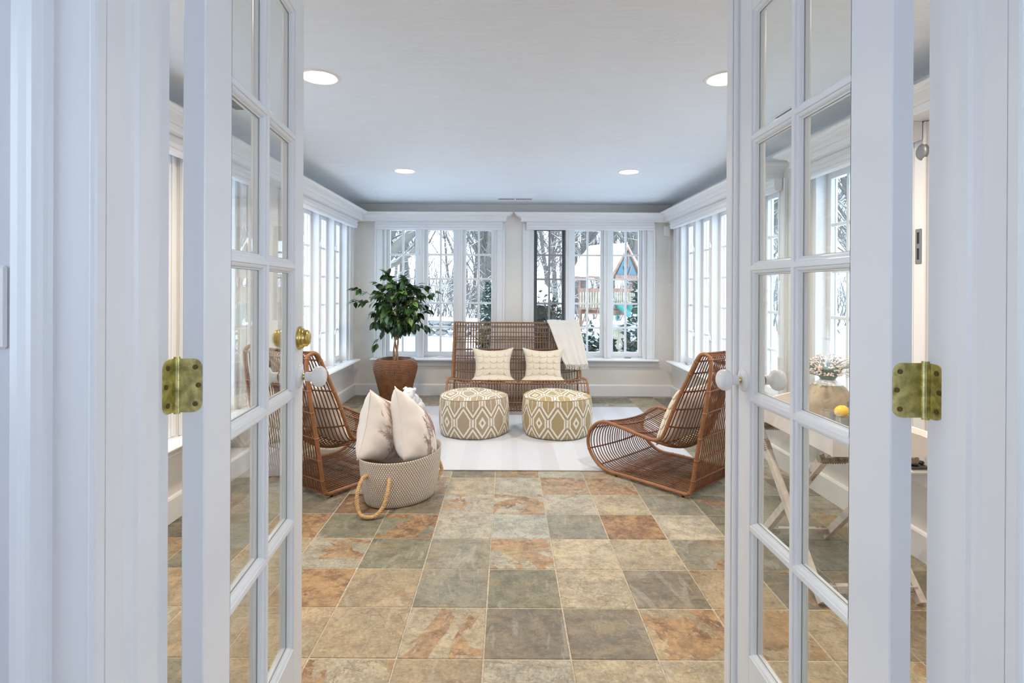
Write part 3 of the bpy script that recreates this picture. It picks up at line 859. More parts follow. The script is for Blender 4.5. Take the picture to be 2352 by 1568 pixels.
# small white sensor box with a cord
o = empty('cord_box', (1.955, YB, 1.965)); tag(o, 'small white box with a hanging cord in the back right corner', 'cord box')
m = MB(); m.box(-.035, .035, -.045, 0, 0, .125, .008); m.build('housing', M['plastic'], o)
m = MB(); m.tube([(.022, -.050, .155), (.024, -.050, 0), (.026, -.049, -.35), (.026, -.048, -.585)], .0022, 6); m.build('cord', M['plastic'], o)
m = MB(); m.box(.020, .032, -.054, -.042, -.610, -.585, .003); m.build('cord_pull', M['plastic'], o)

# ================================================================== RATTAN SEATING
PR = [(.633, .022), (.736, .073), (.790, .146), (.801, .216), (.777, .283), (.726, .336), (.659, .363), (.583, .359), (.455, .342), (.327, .321), (.244, .318),
      (.187, .352), (.133, .478), (.087, .590), (.025, .722), (-.022, .816), (-.065, .897), (-.101, .913), (-.138, .888), (-.139, .809), (-.116, .635), (-.089, .484),
      (-.061, .326), (-.037, .178), (-.019, .070), (.008, .026), (.084, .022), (.325, .022), (.471, .022)]
SG = [(0, 0), (-.015, 0), (-.035, 0), (-.045, 0), (-.04, -.005), (-.03, -.015), (-.015, -.025), (0, -.04), (0, -.065), (-.01, -.085), (-.04, -.100),
      (-.075, -.07), (-.085, -.025), (-.075, -.01), (-.055, -.005), (-.035, -.005), (-.018, -.008), (0, -.008), (.008, -.008), (.012, 0), (.014, 0), (.012, 0),
      (.006, 0), (0, 0), (0, 0), (0, 0), (0, 0), (0, 0), (0, 0)]
NP = len(PR)
def cr(L, t):
    i = math.floor(t); f = t - i; p = [L[(i + k) % NP] for k in (-1, 0, 1, 2)]
    return tuple(.5 * ((2 * p[1][a]) + (p[2][a] - p[0][a]) * f + (2 * p[0][a] - 5 * p[1][a] + 4 * p[2][a] - p[3][a]) * f * f + (p[3][a] - p[0][a] - 3 * p[2][a] + 3 * p[1][a]) * f ** 3) for a in (0, 1))
def surf(t, w, half, pw, k=1.0, inset=0):
    a = cr(PR, t); g = cr(SG, t); e = (1 - abs(w) ** pw) * k
    x, z = a[0] + g[0] * e, a[1] + g[1] * e
    return Vector((x, w * half, z))
def lounge(name, loc, ang, half, nrod, pw, k, mats, cross, label, cat, group=None, rr_=.0043):
    o = empty(name, loc, ang); tag(o, label, cat, group)
    fr, rodm = mats
    rng = random.Random(hash(label) % 1000 if False else len(label))
    for sgn in (-1, 1):
        m = MB(); P = [surf(i / 5, sgn, half, pw, k) for i in range(NP * 5)]
        m.tube(P, .0125, 10, closed=True)
        for t in cross:
            a, b = surf(t - .05, sgn, half, pw, k), surf(t + .05, sgn, half, pw, k); d = (b - a).normalized(); c = (a + b) / 2
            m.tube([c - d * .006, c - d * .003, c + d * .003, c + d * .006], [.0128, .0148, .0148, .0128], 10)
        m.build('side_frame', fr, o)
    segs = (('base', 25.2, 29.0), ('front_curve', 0, 5.5), ('seat', 5.5, 10.3), ('backrest', 10.3, 17.2), ('back_panel', 17.2, 25.2))
    for nm, t0, t1 in segs:
        m = MB()
        for r in range(1, nrod):
            w = -1 + 2 * r / nrod + rng.uniform(-.06, .06) / nrod
            n = max(3, int((t1 - t0) * 3.2))
            P = [surf(lerp(t0, t1, q / n), w, half, pw, k) for q in range(n + 1)]
            wob = rng.uniform(-.0015, .0015)
            P = [p + Vector((0, wob, 0)) for p in P]
            m.tube(P, rr_, 5, caps=False)
        m.build(nm, rodm, o)
    m = MB()
    for t in cross:
        n = 26
        a = [surf(t, -1 + 2 * q / n, half, pw, k) for q in range(n + 1)]
        # sit the cross rod just outside the running rods
        tt = (surf(t + .1, 0, half, pw, k) - surf(t - .1, 0, half, pw, k)).normalized(); nn = Vector((tt.z, 0, -tt.x))
        m.tube([p + nn * (rr_ * 1.5) for p in a], rr_ * 1.15, 6)
        for r in range(1, nrod):
            w = -1 + 2 * r / nrod; c = surf(t, w, half, pw, k)
            m.tube([c - nn * .006 + tt * .004, c + nn * .0105 + tt * .005, c + nn * .0105 - tt * .005, c - nn * .006 - tt * .004], .0014, 4, closed=True)
    m.build('cross_rods', rodm, o)
    for x in (.55, .04):
        for sgn in (-1, 1):
            m = MB(); m.tube([(x, sgn * half, .0), (x, sgn * half, .014)], .009, 10); m.build('glide', M['black'], o)
    return o
CRS = [.6, 2.0, 4.2, 6.0, 7.0, 8.05, 9.1, 10.35, 11.6, 12.55, 13.5, 14.6, 15.5, 16.9, 18.1, 19.7, 20.55, 21.6, 22.5, 23.5, 24.6, 26.4, 27.1, 27.7, 28.3]
BR = Vector((1.1441, 3.3983, 0)); A1 = math.atan2(.736, -.677)
lounge('rattan_chair', BR + Vector((.736, .677, 0)) * .35, A1, .35, 26, 2, 1, (M['rattan_frame'], M['rattan']), CRS,
       'brown rattan lounge chair on the right, turned to the rug', 'chair', 'pair of rattan lounge chairs')
A2 = math.atan2(.814, .581); BL = Vector((-1.118, 3.372, 0))
lounge('rattan_chair', BL + Vector((-.814, .581, 0)) * .35, A2, .35, 26, 2, 1, (M['rattan_frame'], M['rattan']), CRS,
       'brown rattan lounge chair on the left, behind the woven basket', 'chair', 'pair of rattan lounge chairs')
SO = Vector((.112, 6.345, 0))
CS = [.6, 2.0, 3.6, 5.0, 6.0, 7.0, 8.05, 9.1, 10.35, 11.35, 12.0, 12.6, 13.2, 13.75, 14.3, 14.85, 15.5, 16.35, 17.0, 18.3, 19.6, 20.3, 21.0, 21.8, 22.6, 23.5, 24.6, 26.4, 27.1, 27.7, 28.3]
lounge('rattan_sofa', SO, -pi / 2, .725, 46, 6, .8, (M['rattan_frame'], M['rattan_sofa']), CS,
       'wide open weave rattan loveseat between the two back windows', 'sofa', rr_=.0046)

# ================================================================== CUSHIONS
def pillow_fn(C, Wv, Hv, th, ear=.10, bend=0.0, Nd=None):
    C, Wv, Hv = Vector(C), Vector(Wv), Vector(Hv)
    Nn = Nd or Wv.cross(Hv).normalized()
    def f(u, v, side, off=0.0):
        cu = (1 - abs(u) ** 2.6); cv = (1 - abs(v) ** 2.6)
        t = th / 2 * (max(0, cu) ** .5) * (max(0, cv) ** .5) + .002
        x = u * (1 - ear * (1 - v * v)) * .5; y = v * (1 - ear * (1 - u * u)) * .5
        p = C + Wv * x + Hv * y + Nn * (side * (t + off))
        if bend:
            q = max(0, -v - .55) / .45
            p += Nn * bend * q * q + Wv * u * .13 * q
        return p
    return f, Nn
def pillow(name, C, Wv, Hv, th, label, cat, mats, ear=.10, group=None, bend=0, discs=None, branch=None, N=26):
    f, Nn = pillow_fn(C, Wv, Hv, th, ear, bend)
    C = Vector(C)
    o = empty(name, C); tag(o, label, cat, group)
    for side, nm, mt in ((1, 'front_cover', mats[0]), (-1, 'back_cover', mats[1])):
        m = MB(); ws = random.Random(len(label) + side)
        ph = [ws.uniform(0, 6) for _ in range(4)]
        def wr(u, v):
            e = max(0, 1 - max(abs(u), abs(v)) ** 6)
            return e * (.0045 * sin(7 * u + 3 * v + ph[0]) * cos(2.5 * v + ph[1]) + .003 * sin(5 * v * u * 3 + ph[2]))
        P = [[f(-1 + 2 * i / N, -1 + 2 * j / N, side, wr(-1 + 2 * i / N, -1 + 2 * j / N)) - C for j in range(N + 1)] for i in range(N + 1)]
        uv = [[(i / N, j / N) for j in range(N + 1)] for i in range(N + 1)]
        m.grid(P, uvs=uv, flip=(side < 0)); m.build(nm, mt, o)
    m = MB()
    loop = [(-1 + 2 * i / 20, -1) for i in range(20)] + [(1, -1 + 2 * i / 20) for i in range(20)] + [(1 - 2 * i / 20, 1) for i in range(20)] + [(-1, 1 - 2 * i / 20) for i in range(20)]
    m.tube([f(u, v, 0) - C for u, v in loop], .0035, 5, closed=True); m.build('piping', mats[1], o)
    if discs:
        m = MB(); nu, nv = discs
        for b in range(nv):
            for a in range(nu):
                uc = -1 + 2 * (a + .5 + (0)) / nu; vc = -.93 + 1.86 * (b + .5) / nv
                rad = 1.0 / nu * 1.10
                rings = []
                for q, hgt in ((0, .0062), (.45, .0060), (.8, .0052), (.96, .0035), (1.0, .0006)):
                    ring = []
                    for k in range(16):
                        an = 2 * pi * k / 16; uu = uc + rad * q * cos(an); vv = vc + rad * q * sin(an) * nu / nu
                        uu = max(-.985, min(.985, uu)); vv = max(-.985, min(.985, vv))
                        ring.append(f(uu, vv, 1, hgt - .0032 * (vv - vc) / rad * q) - C)
                    rings.append(ring)
                m.grid(rings, closev=True)
        m.build('felt_discs', mats[0], o)
    if branch:
        m = MB(); rg = random.Random(branch)
        def twig(u, v, an, L, lev):
            n = 5; P = []; cu, cv = u, v
            for i in range(n + 1):
                P.append(f(max(-.95, min(.95, cu)), max(-.95, min(.95, cv)), 1, .0028) - C)
                an += rg.uniform(-.22, .22); cu += cos(an) * L / n; cv += sin(an) * L / n
                if lev < 3 and 0 < i < n:
                    for sgn in (-1, 1):
                        if rg.random() < (.95 if lev < 2 else .55): twig(cu, cv, an + sgn * rg.uniform(.5, .85), L * rg.uniform(.34, .5), lev + 1)
            m.tube(P, .0024 - .0004 * lev, 4)
        ub = -.12 if branch == 21 else .18; twig(ub, -.85, 1.62, 1.45, 0); twig(ub, -.9, 2.15, .7, 1); twig(ub + .1, -.9, 1.0, .55, 1)
        m.build('embroidery', M['thread'], o)
    return o
FM = (M['felt'], M['felt'])
for i, (x, tw, lb) in enumerate(((-.155, .10, 'cream felt disc cushion on the left half of the sofa'), (.415, -.10, 'cream felt disc cushion on the right half, next to the throw'))):
    c = Vector((x, 6.15, .435)); Wv = Vector((cos(tw), sin(tw), 0)) * .47; Hv = Vector((0, .22, .97)).normalized() * .42
    pillow('cushion', c, Wv, Hv, .13, lb, 'cushion', FM, .19, 'cushions on the rattan sofa', bend=.09, discs=(5, 5))
def chair_pillow(org, ang, lb):
    Rz = Matrix.Rotation(ang, 3, 'Z'); T = lambda v: Rz @ Vector(v)
    c = Vector(org) + T((.205, .02, .455))
    pillow('cushion', c, T((0, 1, 0)) * .47, T((-.40, 0, .90)).normalized() * .43, .15, lb, 'cushion', (M['felt'], M['linen']), .08, 'cushions in the rattan lounge chairs', discs=(5, 5))
chair_pillow(BR + Vector((.736, .677, 0)) * .35, A1, 'felt disc cushion with pale back, in the right lounge chair')
chair_pillow(BL + Vector((-.814, .581, 0)) * .35, A2, 'felt disc cushion with pale back, in the left lounge chair')

# ================================================================== THROW
def throw():
    o = empty('throw_blanket', (.66, 6.46, .92)); tag(o, 'cream waffle weave throw with fringe, draped over the sofa back', 'throw')
    org = Vector(o.location)
    # path over the backrest in (y, z); t from the front hem up and over to the rear hem
    pts = [(6.135, .455), (6.165, .52), (6.215, .62), (6.27, .72), (6.325, .82), (6.385, .905), (6.425, .937), (6.455, .944), (6.485, .935), (6.503, .90), (6.506, .80), (6.500, .66), (6.488, .50)]
    pp = smooth_path([(0, y, z) for y, z in pts], 4)
    n = len(pp); NU = 30; rows = []; uvs = []
    for i, p in enumerate(pp):
        t = i / (n - 1); hem = max(0, 1 - t / .46)
        xl = lerp(.475, .665, hem ** 1.1) ; xr = lerp(.835, .925, hem ** .8)
        if t > .5: xl = lerp(.475, .60, (t - .5) * 1.2); xr = lerp(.835, .86, (t - .5))
        row = []; uv = []
        for k in range(NU + 1):
            u = k / NU
            fold = (.007 * sin(u * 13 + 1.0) + .003 * sin(u * 23 + t * 2)) * (hem + .25 * (1 - hem))
            row.append(Vector((lerp(xl, xr, u), p.y - abs(fold) * 1.0 if t < .5 else p.y + abs(fold) * .6, p.z + .004 * sin(u * 9))) - org); uv.append((u * .55, t * 1.15))
        rows.append(row); uvs.append(uv)
    m = MB(); m.grid(rows, uvs=uvs); c = m.build('cloth', M['throw'], o)
    s = c.modifiers.new('solid', 'SOLIDIFY'); s.thickness = .006; s.offset = 0
    m = MB(); rg = random.Random(5)
    for k in range(64):
        u = (k + .5) / 64 * NU; i = int(u); a = rows[0][i].lerp(rows[0][min(NU, i + 1)], u - i)
        P = [a + Vector((0, .001, .004))]
        for q in range(4): P.append(P[-1] + Vector((rg.uniform(-.006, .006), rg.uniform(-.005, .003), -rg.uniform(.010, .017))))
        m.tube(P, .0019, 4)
    m.build('fringe', M['throw'], o)
throw()

# ================================================================== RUG, POUFS
m = MB(); m.box(-1.255, 1.455, 3.905, 6.02, .0006, .0090, .003)
rg_ = m.build('area_rug', M['rug']); tag(rg_, 'pale grey flat woven rug under the two poufs', 'rug')
def pouf(x, y, mat, label, seed, dent):
    o = empty('pouf', (x, y, .0092)); tag(o, label, 'pouf', 'pair of patterned poufs')
    rg = random.Random(seed); ph = [rg.uniform(0, 6) for _ in range(6)]
    H = .335; n = 96
    prof = [(.285, .000), (.306, .010), (.314, .040), (.318, .10), (.320, .16), (.318, .22), (.315, .28), (.310, .322), (.305, .333)]
    rows = []; uvs = []
    for r_, z in prof:
        row = []; uv = []
        for k in range(n + 1):
            a = pi / 2 + 2 * pi * k / n
            fold = .006 * sin(5 * a + ph[0]) * max(0, 1 - z / .11) + .003 * sin(11 * a + ph[1] + z * 20) * max(0, 1 - z / .14) + .003 * sin(3 * a + ph[2])
            dz = .007 * sin(2 * a + ph[3]) * (z / H)
            row.append(Vector(((r_ + fold) * cos(a), (r_ + fold) * sin(a), z + dz))); uv.append(((a - pi / 2) * .96 / pi + (.07 if seed == 3 else .02), z - .145))
        rows.append(row); uvs.append(uv)
    m = MB(); m.grid(rows, uvs=uvs, flip=True); 
    b = m.pts(rows[0][:n]); m.face([b + k for k in range(n)][::-1])
    m.build('side_panel', mat, o)
    m = MB(); rows2 = [[v.copy() for v in rows[-1]]]; uv2 = [[(v.x + .04, v.y * .9 + .05) for v in rows2[0]]]
    for q in range(1, 11):
        e = 1 - q / 10; row = []; uv = []
        for k in range(n + 1):
            v = rows[-1][k]; a = pi / 2 + 2 * pi * k / n
            h = .030 * (1 - e ** 2) ** .6 + .006 * sin(3 * a + ph[4]) * e * (1 - e) * 4 - dent * math.exp(-((e * cos(a) - .2) ** 2 + (e * sin(a) + .1) ** 2) * 7)
            row.append(Vector((v.x * e, v.y * e, v.z * e + (1 - e) * .333 + h))); uv.append((v.x * e + .04, v.y * e * .9 + .05))
        rows2.append(row); uv2.append(uv)
    m.grid(rows2, uvs=uv2, flip=True); m.build('top_panel', mat, o)
    m = MB(); m.tube([v + Vector((0, 0, .001)) for v in rows[-1][:n]], .0038, 6, closed=True); m.build('piping', mat, o)
pouf(-.297, 4.962, M['ikat_l'], 'taupe and cream ikat patterned pouf, the left one', 3, .012)
pouf(.460, 4.95, M['ikat_r'], 'ochre and cream ikat patterned pouf, the right one', 8, .020)

# ================================================================== BASKET
def basket():
    cx, cy = -.657, 3.400; A, B, th = .270, .190, radians(41)
    o = empty('woven_basket', (cx, cy, 0)); tag(o, 'oval whitewashed woven basket with jute rope handle, beside the left chair', 'basket')
    n = 96
    per = pi * (3 * (A + B) - math.sqrt((3 * A + B) * (A + 3 * B)))
    def ring(s, z):
        return [Vector(((A * s * cos(a)) * cos(th) - (B * s * sin(a)) * sin(th), (A * s * cos(a)) * sin(th) + (B * s * sin(a)) * cos(th), z)) for a in [2 * pi * k / n for k in range(n + 1)]]
    prof = [(.78, .0), (.83, .006), (.87, .03), (.92, .09), (.96, .16), (.985, .22), (1.0, .275), (1.008, .288), (1.0, .294), (.985, .290), (.965, .27), (.93, .16), (.88, .08), (.80, .02)]
    rows = []; uvs = []
    for i, (s, z) in enumerate(prof):
        zz = z
        row = ring(s, z)
        for k, v in enumerate(row):
            a = 2 * pi * k / n; v.z += (.010 * cos(2 * a) + .014 * cos(a)) * (z / .29) ** 2
        rows.append(row); uvs.append([(per * k / n, z if i < 9 else .6 - z) for k in range(n + 1)])
    m = MB(); m.grid(rows, uvs=uvs, flip=True)
    for s, z, fl_ in ((.78, .0, 1), (.80, .02, 0)):
        r = ring(s, z)[:n]; b = m.pts(r); m.face([b + k for k in range(n)][::-1] if fl_ else [b + k for k in range(n)])
    m.build('body', M['basket'], o)
    def rope(P, name='handle'):
        P = smooth_path([Vector(p) - Vector((cx, cy, 0)) for p in P], 12); m = MB()
        L = 0; acc = [0]
        for a, b in zip(P, P[1:]): L += (b - a).length; acc.append(L)
        for s in range(3):
            Q = []
            for i, p in enumerate(P):
                t = (P[min(i + 1, len(P) - 1)] - P[max(0, i - 1)]).normalized(); u = t.orthogonal().normalized() if i == 0 else (u - t * u.dot(t)).normalized(); w = t.cross(u)
                a = acc[i] / .036 * 2 * pi + s * 2 * pi / 3
                Q.append(p + (u * cos(a) + w * sin(a)) * .0062)
            m.tube(Q, .0066, 7)
        m.build(name, M['rope'], o)
    rope([(-.795, 3.245, .155), (-.812, 3.215, .195), (-.835, 3.165, .200), (-.850, 3.115, .150), (-.848, 3.085, .080), (-.825, 3.070, .028), (-.780, 3.065, .0145), (-.735, 3.075, .022), (-.700, 3.10, .065), (-.686, 3.13, .125), (-.682, 3.165, .175), (-.692, 3.205, .190), (-.705, 3.24, .165)])
    # far handle, lying inside the rim
    rope([(-.49, 3.59, .18), (-.462, 3.60, .20), (-.445, 3.625, .15), (-.43, 3.62, .10), (-.455, 3.56, .07), (-.458, 3.53, .14), (-.475, 3.53, .19), (-.50, 3.54, .18)])
basket()
def corner_pillow(tip, w, d, th, lb, seed):
    tip, w, d = Vector(tip), Vector(w), Vector(d)
    pillow('throw_pillow', tip + w / 2 + d / 2, w, -d, th, lb, 'pillow', (M['pillow'], M['pillow']), .115, 'white pillows in the basket', branch=seed, N=30)
corner_pillow((-.815, 3.25, .700), (.15, .36, -.16), (-.080, .0, -.42), .25, 'white pillow with embroidered twig, the left one in the basket', 21)
corner_pillow((-.668, 3.25, .722), (.120, .27, -.20), (.055, .0, -.44), .25, 'white pillow with embroidered twig, the right one in the basket', 4)

# ================================================================== FICUS
def ficus():
    cx, cy = -1.245, 6.08
    pot = empty('plant_pot', (cx, cy, 0)); tag(pot, 'large brown woven leaf pot standing by the back wall', 'pot')
    prof = smooth_path([(.138, 0, 0), (.163, 0, .10), (.193, 0, .22), (.224, 0, .34), (.241, 0, .41), (.241, 0, .455), (.226, 0, .497), (.200, 0, .523), (.184, 0, .527)], 18)
    n = 352; rows = []
    for i, p in enumerate(prof):
        row = []
        for k in range(n):
            a = 2 * pi * k / n; s = a * 44; q = p.z * 190
            w = max(-.6, min(.6, 1.6 * sin(s + q) * sin(s - q)))
            row.append(Vector(((p.x + .0065 * w) * cos(a), (p.x + .0065 * w) * sin(a), p.z)))
        rows.append(row)
    for r_, z in ((.178, .528), (.172, .50), (.170, .46)): rows.append([Vector((r_ * cos(2 * pi * k / n), r_ * sin(2 * pi * k / n), z)) for k in range(n)])
    m = MB(); m.grid(rows, closev=True, flip=True); b = m.pts(rows[0]); m.face([b + k for k in range(n)][::-1]); m.build('woven_wall', M['pot'], pot)
    m = MB(); m.lathe([(.171, .462), (.10, .470), (0, .474)], 30); m.build('moss', M['soil'], pot)
    t = empty('ficus_tree', (cx, cy, .47)); tag(t, 'leafy ficus tree growing from the woven pot', 'tree')
    rg = random.Random(12)
    C = Vector((.035, -.01, .675)); RX, RZ = .385, .365
    m = MB()
    for s in range(3):
        P = [Vector((.022 * cos(2.1 * s + z * 9), .022 * sin(2.1 * s + z * 9), z * 1.0 - .005)) + Vector((.02 * z, 0, 0)) for z in [i / 22 * .62 for i in range(23)]]
        m.tube(P, [.013 - .006 * i / 22 for i in range(23)], 7)
    tips = []
    for i in range(84):
        while True:
            v = Vector((rg.uniform(-1, 1), rg.uniform(-1, 1), rg.uniform(-1, 1)))
            if .35 < v.length < 1: break
        tip = C + Vector((RX * v.x, RX * v.y * .92, RZ * v.z))
        z0 = min(.66, max(.26, tip.z - rg.uniform(.05, .25))); st = Vector((.02 * z0, 0, z0))
        mid = st.lerp(tip, .5) + Vector((0, 0, .04)); P = smooth_path([st, mid, tip], 6)
        m.tube(P, [.004 * (1 - .7 * k / (len(P) - 1)) + .0006 for k in range(len(P))], 4); tips.append(P)
    for tp in ((-.43, -.1, .70), (-.41, -.15, .83), (.45, -.1, .80), (.40, -.12, .87), (-.20, -.1, .22), (.36, -.1, .42)):
        P = smooth_path([(.01, 0, .5), Vector((.01, 0, .55)).lerp(Vector(tp), .5) + Vector((0, 0, .05)), tp], 6); m.tube(P, .0018, 4); tips.append(P)
    m.build('trunk', M['trunk'], t)
    m = MB(); rnd = []
    def leaf(p, d, L, w):
        d = d.normalized(); side = d.cross(Vector((rg.uniform(-.7, .7), rg.uniform(-.7, .7), 1))).normalized(); up = side.cross(d).normalized()
        prof = [(0, .02), (.12, .55), (.32, 1.0), (.55, .92), (.78, .52), (.92, .16), (1.0, .02)]; rows = []
        for s_, wd in prof:
            c = p + d * (L * s_) - up * (L * .22 * s_ * s_)
            rows.append([c - side * w * wd * .5 + up * (.14 * w * wd), c, c + side * w * wd * .5 + up * (.14 * w * wd)])
        nf = len(m.f); m.grid(rows); v = rg.random()
        for _ in range(len(m.f) - nf): rnd.append(v)
    for P in tips:
        for q in range(rg.randint(11, 15)):
            k = rg.uniform(.30, 1.0) ** .7 * (len(P) - 1); i = int(k); p = P[min(i, len(P) - 1)] + Vector((rg.uniform(-.015, .015), rg.uniform(-.015, .015), rg.uniform(-.015, .015)))
            d = (p - C).normalized() * .55 + Vector((rg.uniform(-1, 1), rg.uniform(-1, 1), rg.uniform(-1.3, .15)))
            leaf(p, d, rg.uniform(.070, .100), rg.uniform(.043, .060))
        leaf(P[-1], (P[-1] - C) + Vector((0, 0, -.15)), .10, .055)
    lo = m.build('foliage', M['leaf'], t)
    at = lo.data.attributes.new('rnd', 'FLOAT', 'FACE')
    for i, v in enumerate(rnd): at.data[i].value = v
ficus()

# ================================================================== BULLDOG FIGURINE
def ellip(m, c, r, rot=(0, 0, 0), n=14):
    Mx = Matrix.Translation(c) @ Euler(rot).to_matrix().to_4x4() @ Matrix.Diagonal((*r, 1))
    m.lathe([(max(1e-4, sin(pi * i / n)), -cos(pi * i / n)) for i in range(n + 1)], n * 2, Mx)
def dog():
    o = empty('bulldog_figurine', (-.975, 5.66, .0092), radians(-118)); tag(o, 'white glazed sitting bulldog figurine beside the plant pot', 'figurine')
    m = MB()   # local +x is the way the dog faces
    ellip(m, (-.045, 0, .085), (.080, .076, .085)); ellip(m, (.0, 0, .125), (.075, .070, .085), (0, -.5, 0)); ellip(m, (.045, 0, .15), (.060, .066, .070))
    ellip(m, (.05, 0, .19), (.052, .055, .05)); ellip(m, (.062, 0, .228), (.062, .062, .052)); ellip(m, (.105, .0, .212), (.036, .046, .030))
    for s in (-1, 1):
        ellip(m, (.112, s * .024, .198), (.030, .024, .028)); ellip(m, (.085, s * .048, .205), (.030, .018, .032))
        ellip(m, (.066, s * .040, .090), (.024, .024, .080)); ellip(m, (.082, s * .044, .018), (.036, .024, .018))
        ellip(m, (-.045, s * .070, .060), (.062, .034, .058)); ellip(m, (.005, s * .082, .018), (.045, .022, .018))
        ellip(m, (.100, s * .028, .242), (.020, .014, .012)); ellip(m, (.048, s * .056, .262), (.016, .020, .022), (s * -.5, 0, 0)); ellip(m, (.062, s * .066, .262), (.020, .010, .014), (s * .9, 0, 0))
    ellip(m, (.108, 0, .178), (.026, .030, .014)); ellip(m, (.138, 0, .222), (.010, .014, .009)); ellip(m, (-.125, 0, .055), (.022, .014, .016))
    b = m.build('body', M['dog'], o)
    rm = b.modifiers.new('remesh', 'REMESH'); rm.mode = 'VOXEL'; rm.voxel_size = .0042; rm.use_smooth_shade = True
    sm = b.modifiers.new('smooth', 'SMOOTH'); sm.iterations = 4
    for s in (-1, 1): m = MB(); ellip(m, (.1245, s * .0262, .2385), (.0045, .0060, .0055), n=8); m.build('eye', M['dog'], o)
    m = MB()
    for s in (-1, 1): m.tube([(.146, s * .004, .224), (.1485, s * .006, .222)], .002, 6)
    m.tube(smooth_path([(.1395, 0, .214), (.142, .0, .204), (.135, .022, .188), (.115, .046, .182)], 4), .0014, 4); m.tube(smooth_path([(.142, 0, .204), (.135, -.022, .188), (.115, -.046, .182)], 4), .0014, 4)
    m.build('muzzle_lines', M['greymetal'], o)
dog()

# ================================================================== TRAY TABLE AND WHAT STANDS ON IT
def tray_table():
    o = empty('tray_table', (1.52, 2.55, 0)); tag(o, 'whitewashed folding tray table behind the right french door', 'table')
    org = Vector((1.52, 2.55, 0)); W_ = lambda p: Vector(p) - org
    def beam(m, a, b, s=.030, s2=None):
        a, b = W_(a), W_(b); t = (b - a).normalized(); u = Vector((1, 0, 0)); w = t.cross(u).normalized()
        if abs(t.x) > .9: u = Vector((0, 1, 0)); w = Vector((0, 0, 1))
        s2 = s2 or s; k = []
        for P in (a, b):
            for x, y in ((-1, -1), (1, -1), (1, 1), (-1, 1)): k.append(P + u * x * s / 2 + w * y * s2 / 2)
        b0 = m.pts(k)
        for i in range(4): j = (i + 1) % 4; m.face([b0 + i, b0 + j, b0 + 4 + j, b0 + 4 + i])
        m.face([b0 + i for i in range(4)][::-1]); m.face([b0 + 4 + i for i in range(4)])
    xo, xi = (1.315, 1.725), (1.349, 1.691)
    for x in xo:
        m = MB(); beam(m, (x, 2.25, .012), (x, 2.86, .642), .028, .034); m.build('leg', M['whitewash'], o, recalc=True)
    for x in xi:
        m = MB(); beam(m, (x, 2.87, .012), (x, 2.26, .642), .028, .034); m.build('leg', M['whitewash'], o, recalc=True)
    def wraps(c, ax, r, n=6, L=.05):
        wr = MB()
        for k in range(n):
            p = W_(c) + Vector(ax) * (L * (k / (n - 1) - .5)); u = Vector(ax).orthogonal().normalized(); w = Vector(ax).cross(u)
            wr.tube([p + (u * cos(q) + w * sin(q)) * r for q in [pi / 4 + i * pi / 2 for i in range(4)]], .0022, 4, closed=True)
        wr.build('cane_wrapping', M['bamboo'], o)
    for a, b, nm in (((1.315, 2.285, .055), (1.725, 2.285, .055), 'stretcher'), ((1.349, 2.835, .055), (1.691, 2.835, .055), 'stretcher')):
        m = MB(); beam(m, a, b, .026, .030); m.build(nm, M['whitewash'], o, recalc=True)
        for x, s in ((a[0] + .045, 1), (b[0] - .045, -1)): wraps((x, a[1], a[2]), (1, 0, 0), .022)
    for y, z in ((2.285, .600), (2.835, .600)):
        m = MB(); m.tube([W_((1.315, y, z)), W_((1.725, y, z))], .017, 10); m.build('crossbar', M['bamboo'], o)
        for x in (1.36, 1.40, 1.66): wraps((x, y, z), (1, 0, 0), .021)
    for x, y, z in ((1.315, 2.74, .525), (1.349, 2.40, .50), (1.725, 2.74, .525)): wraps((x, y, z), (0, .695, .719) if x != 1.349 else (0, -.695, .719), .024)
    # tray: floor and four sides, the short ends rising to hand holds
    m = MB(); x0, x1, y0, y1, z0 = 1.292, 1.748, 2.15, 2.90, .648
    m.box(x0 + .003 - org.x, x1 - .003 - org.x, y0 + .003 - org.y, y1 - .003 - org.y, z0, z0 + .012, .002)
    for a in (x0 + .0005, x1 - .0125): m.box(a - org.x, a + .012 - org.x, y0 + .0125 - org.y, y1 - .0125 - org.y, z0 + .001, z0 + .078, .002)
    for c, yy in ((0, y0), (1, y1 - .012)):
        zz = [z0 + .0785 + .040 * max(0, 1 - abs(q - 8) / 5.0) ** .8 for q in range(17)]
        P = []
        for q in range(17): xx = lerp(x0, x1, q / 16) - org.x; P.append([(xx, yy - org.y, z0 + .001), (xx, yy - org.y, zz[q]), (xx, yy + .012 - org.y, zz[q]), (xx, yy + .012 - org.y, z0 + .001)])
        m.grid(P, closev=True, smooth=False)
        for q in (P[0], P[-1]): b = m.pts(q); m.face([b, b + 1, b + 2, b + 3])
    m.build('tray', M['tray'], o, recalc=True)
tray_table()
ZT_ = .6605
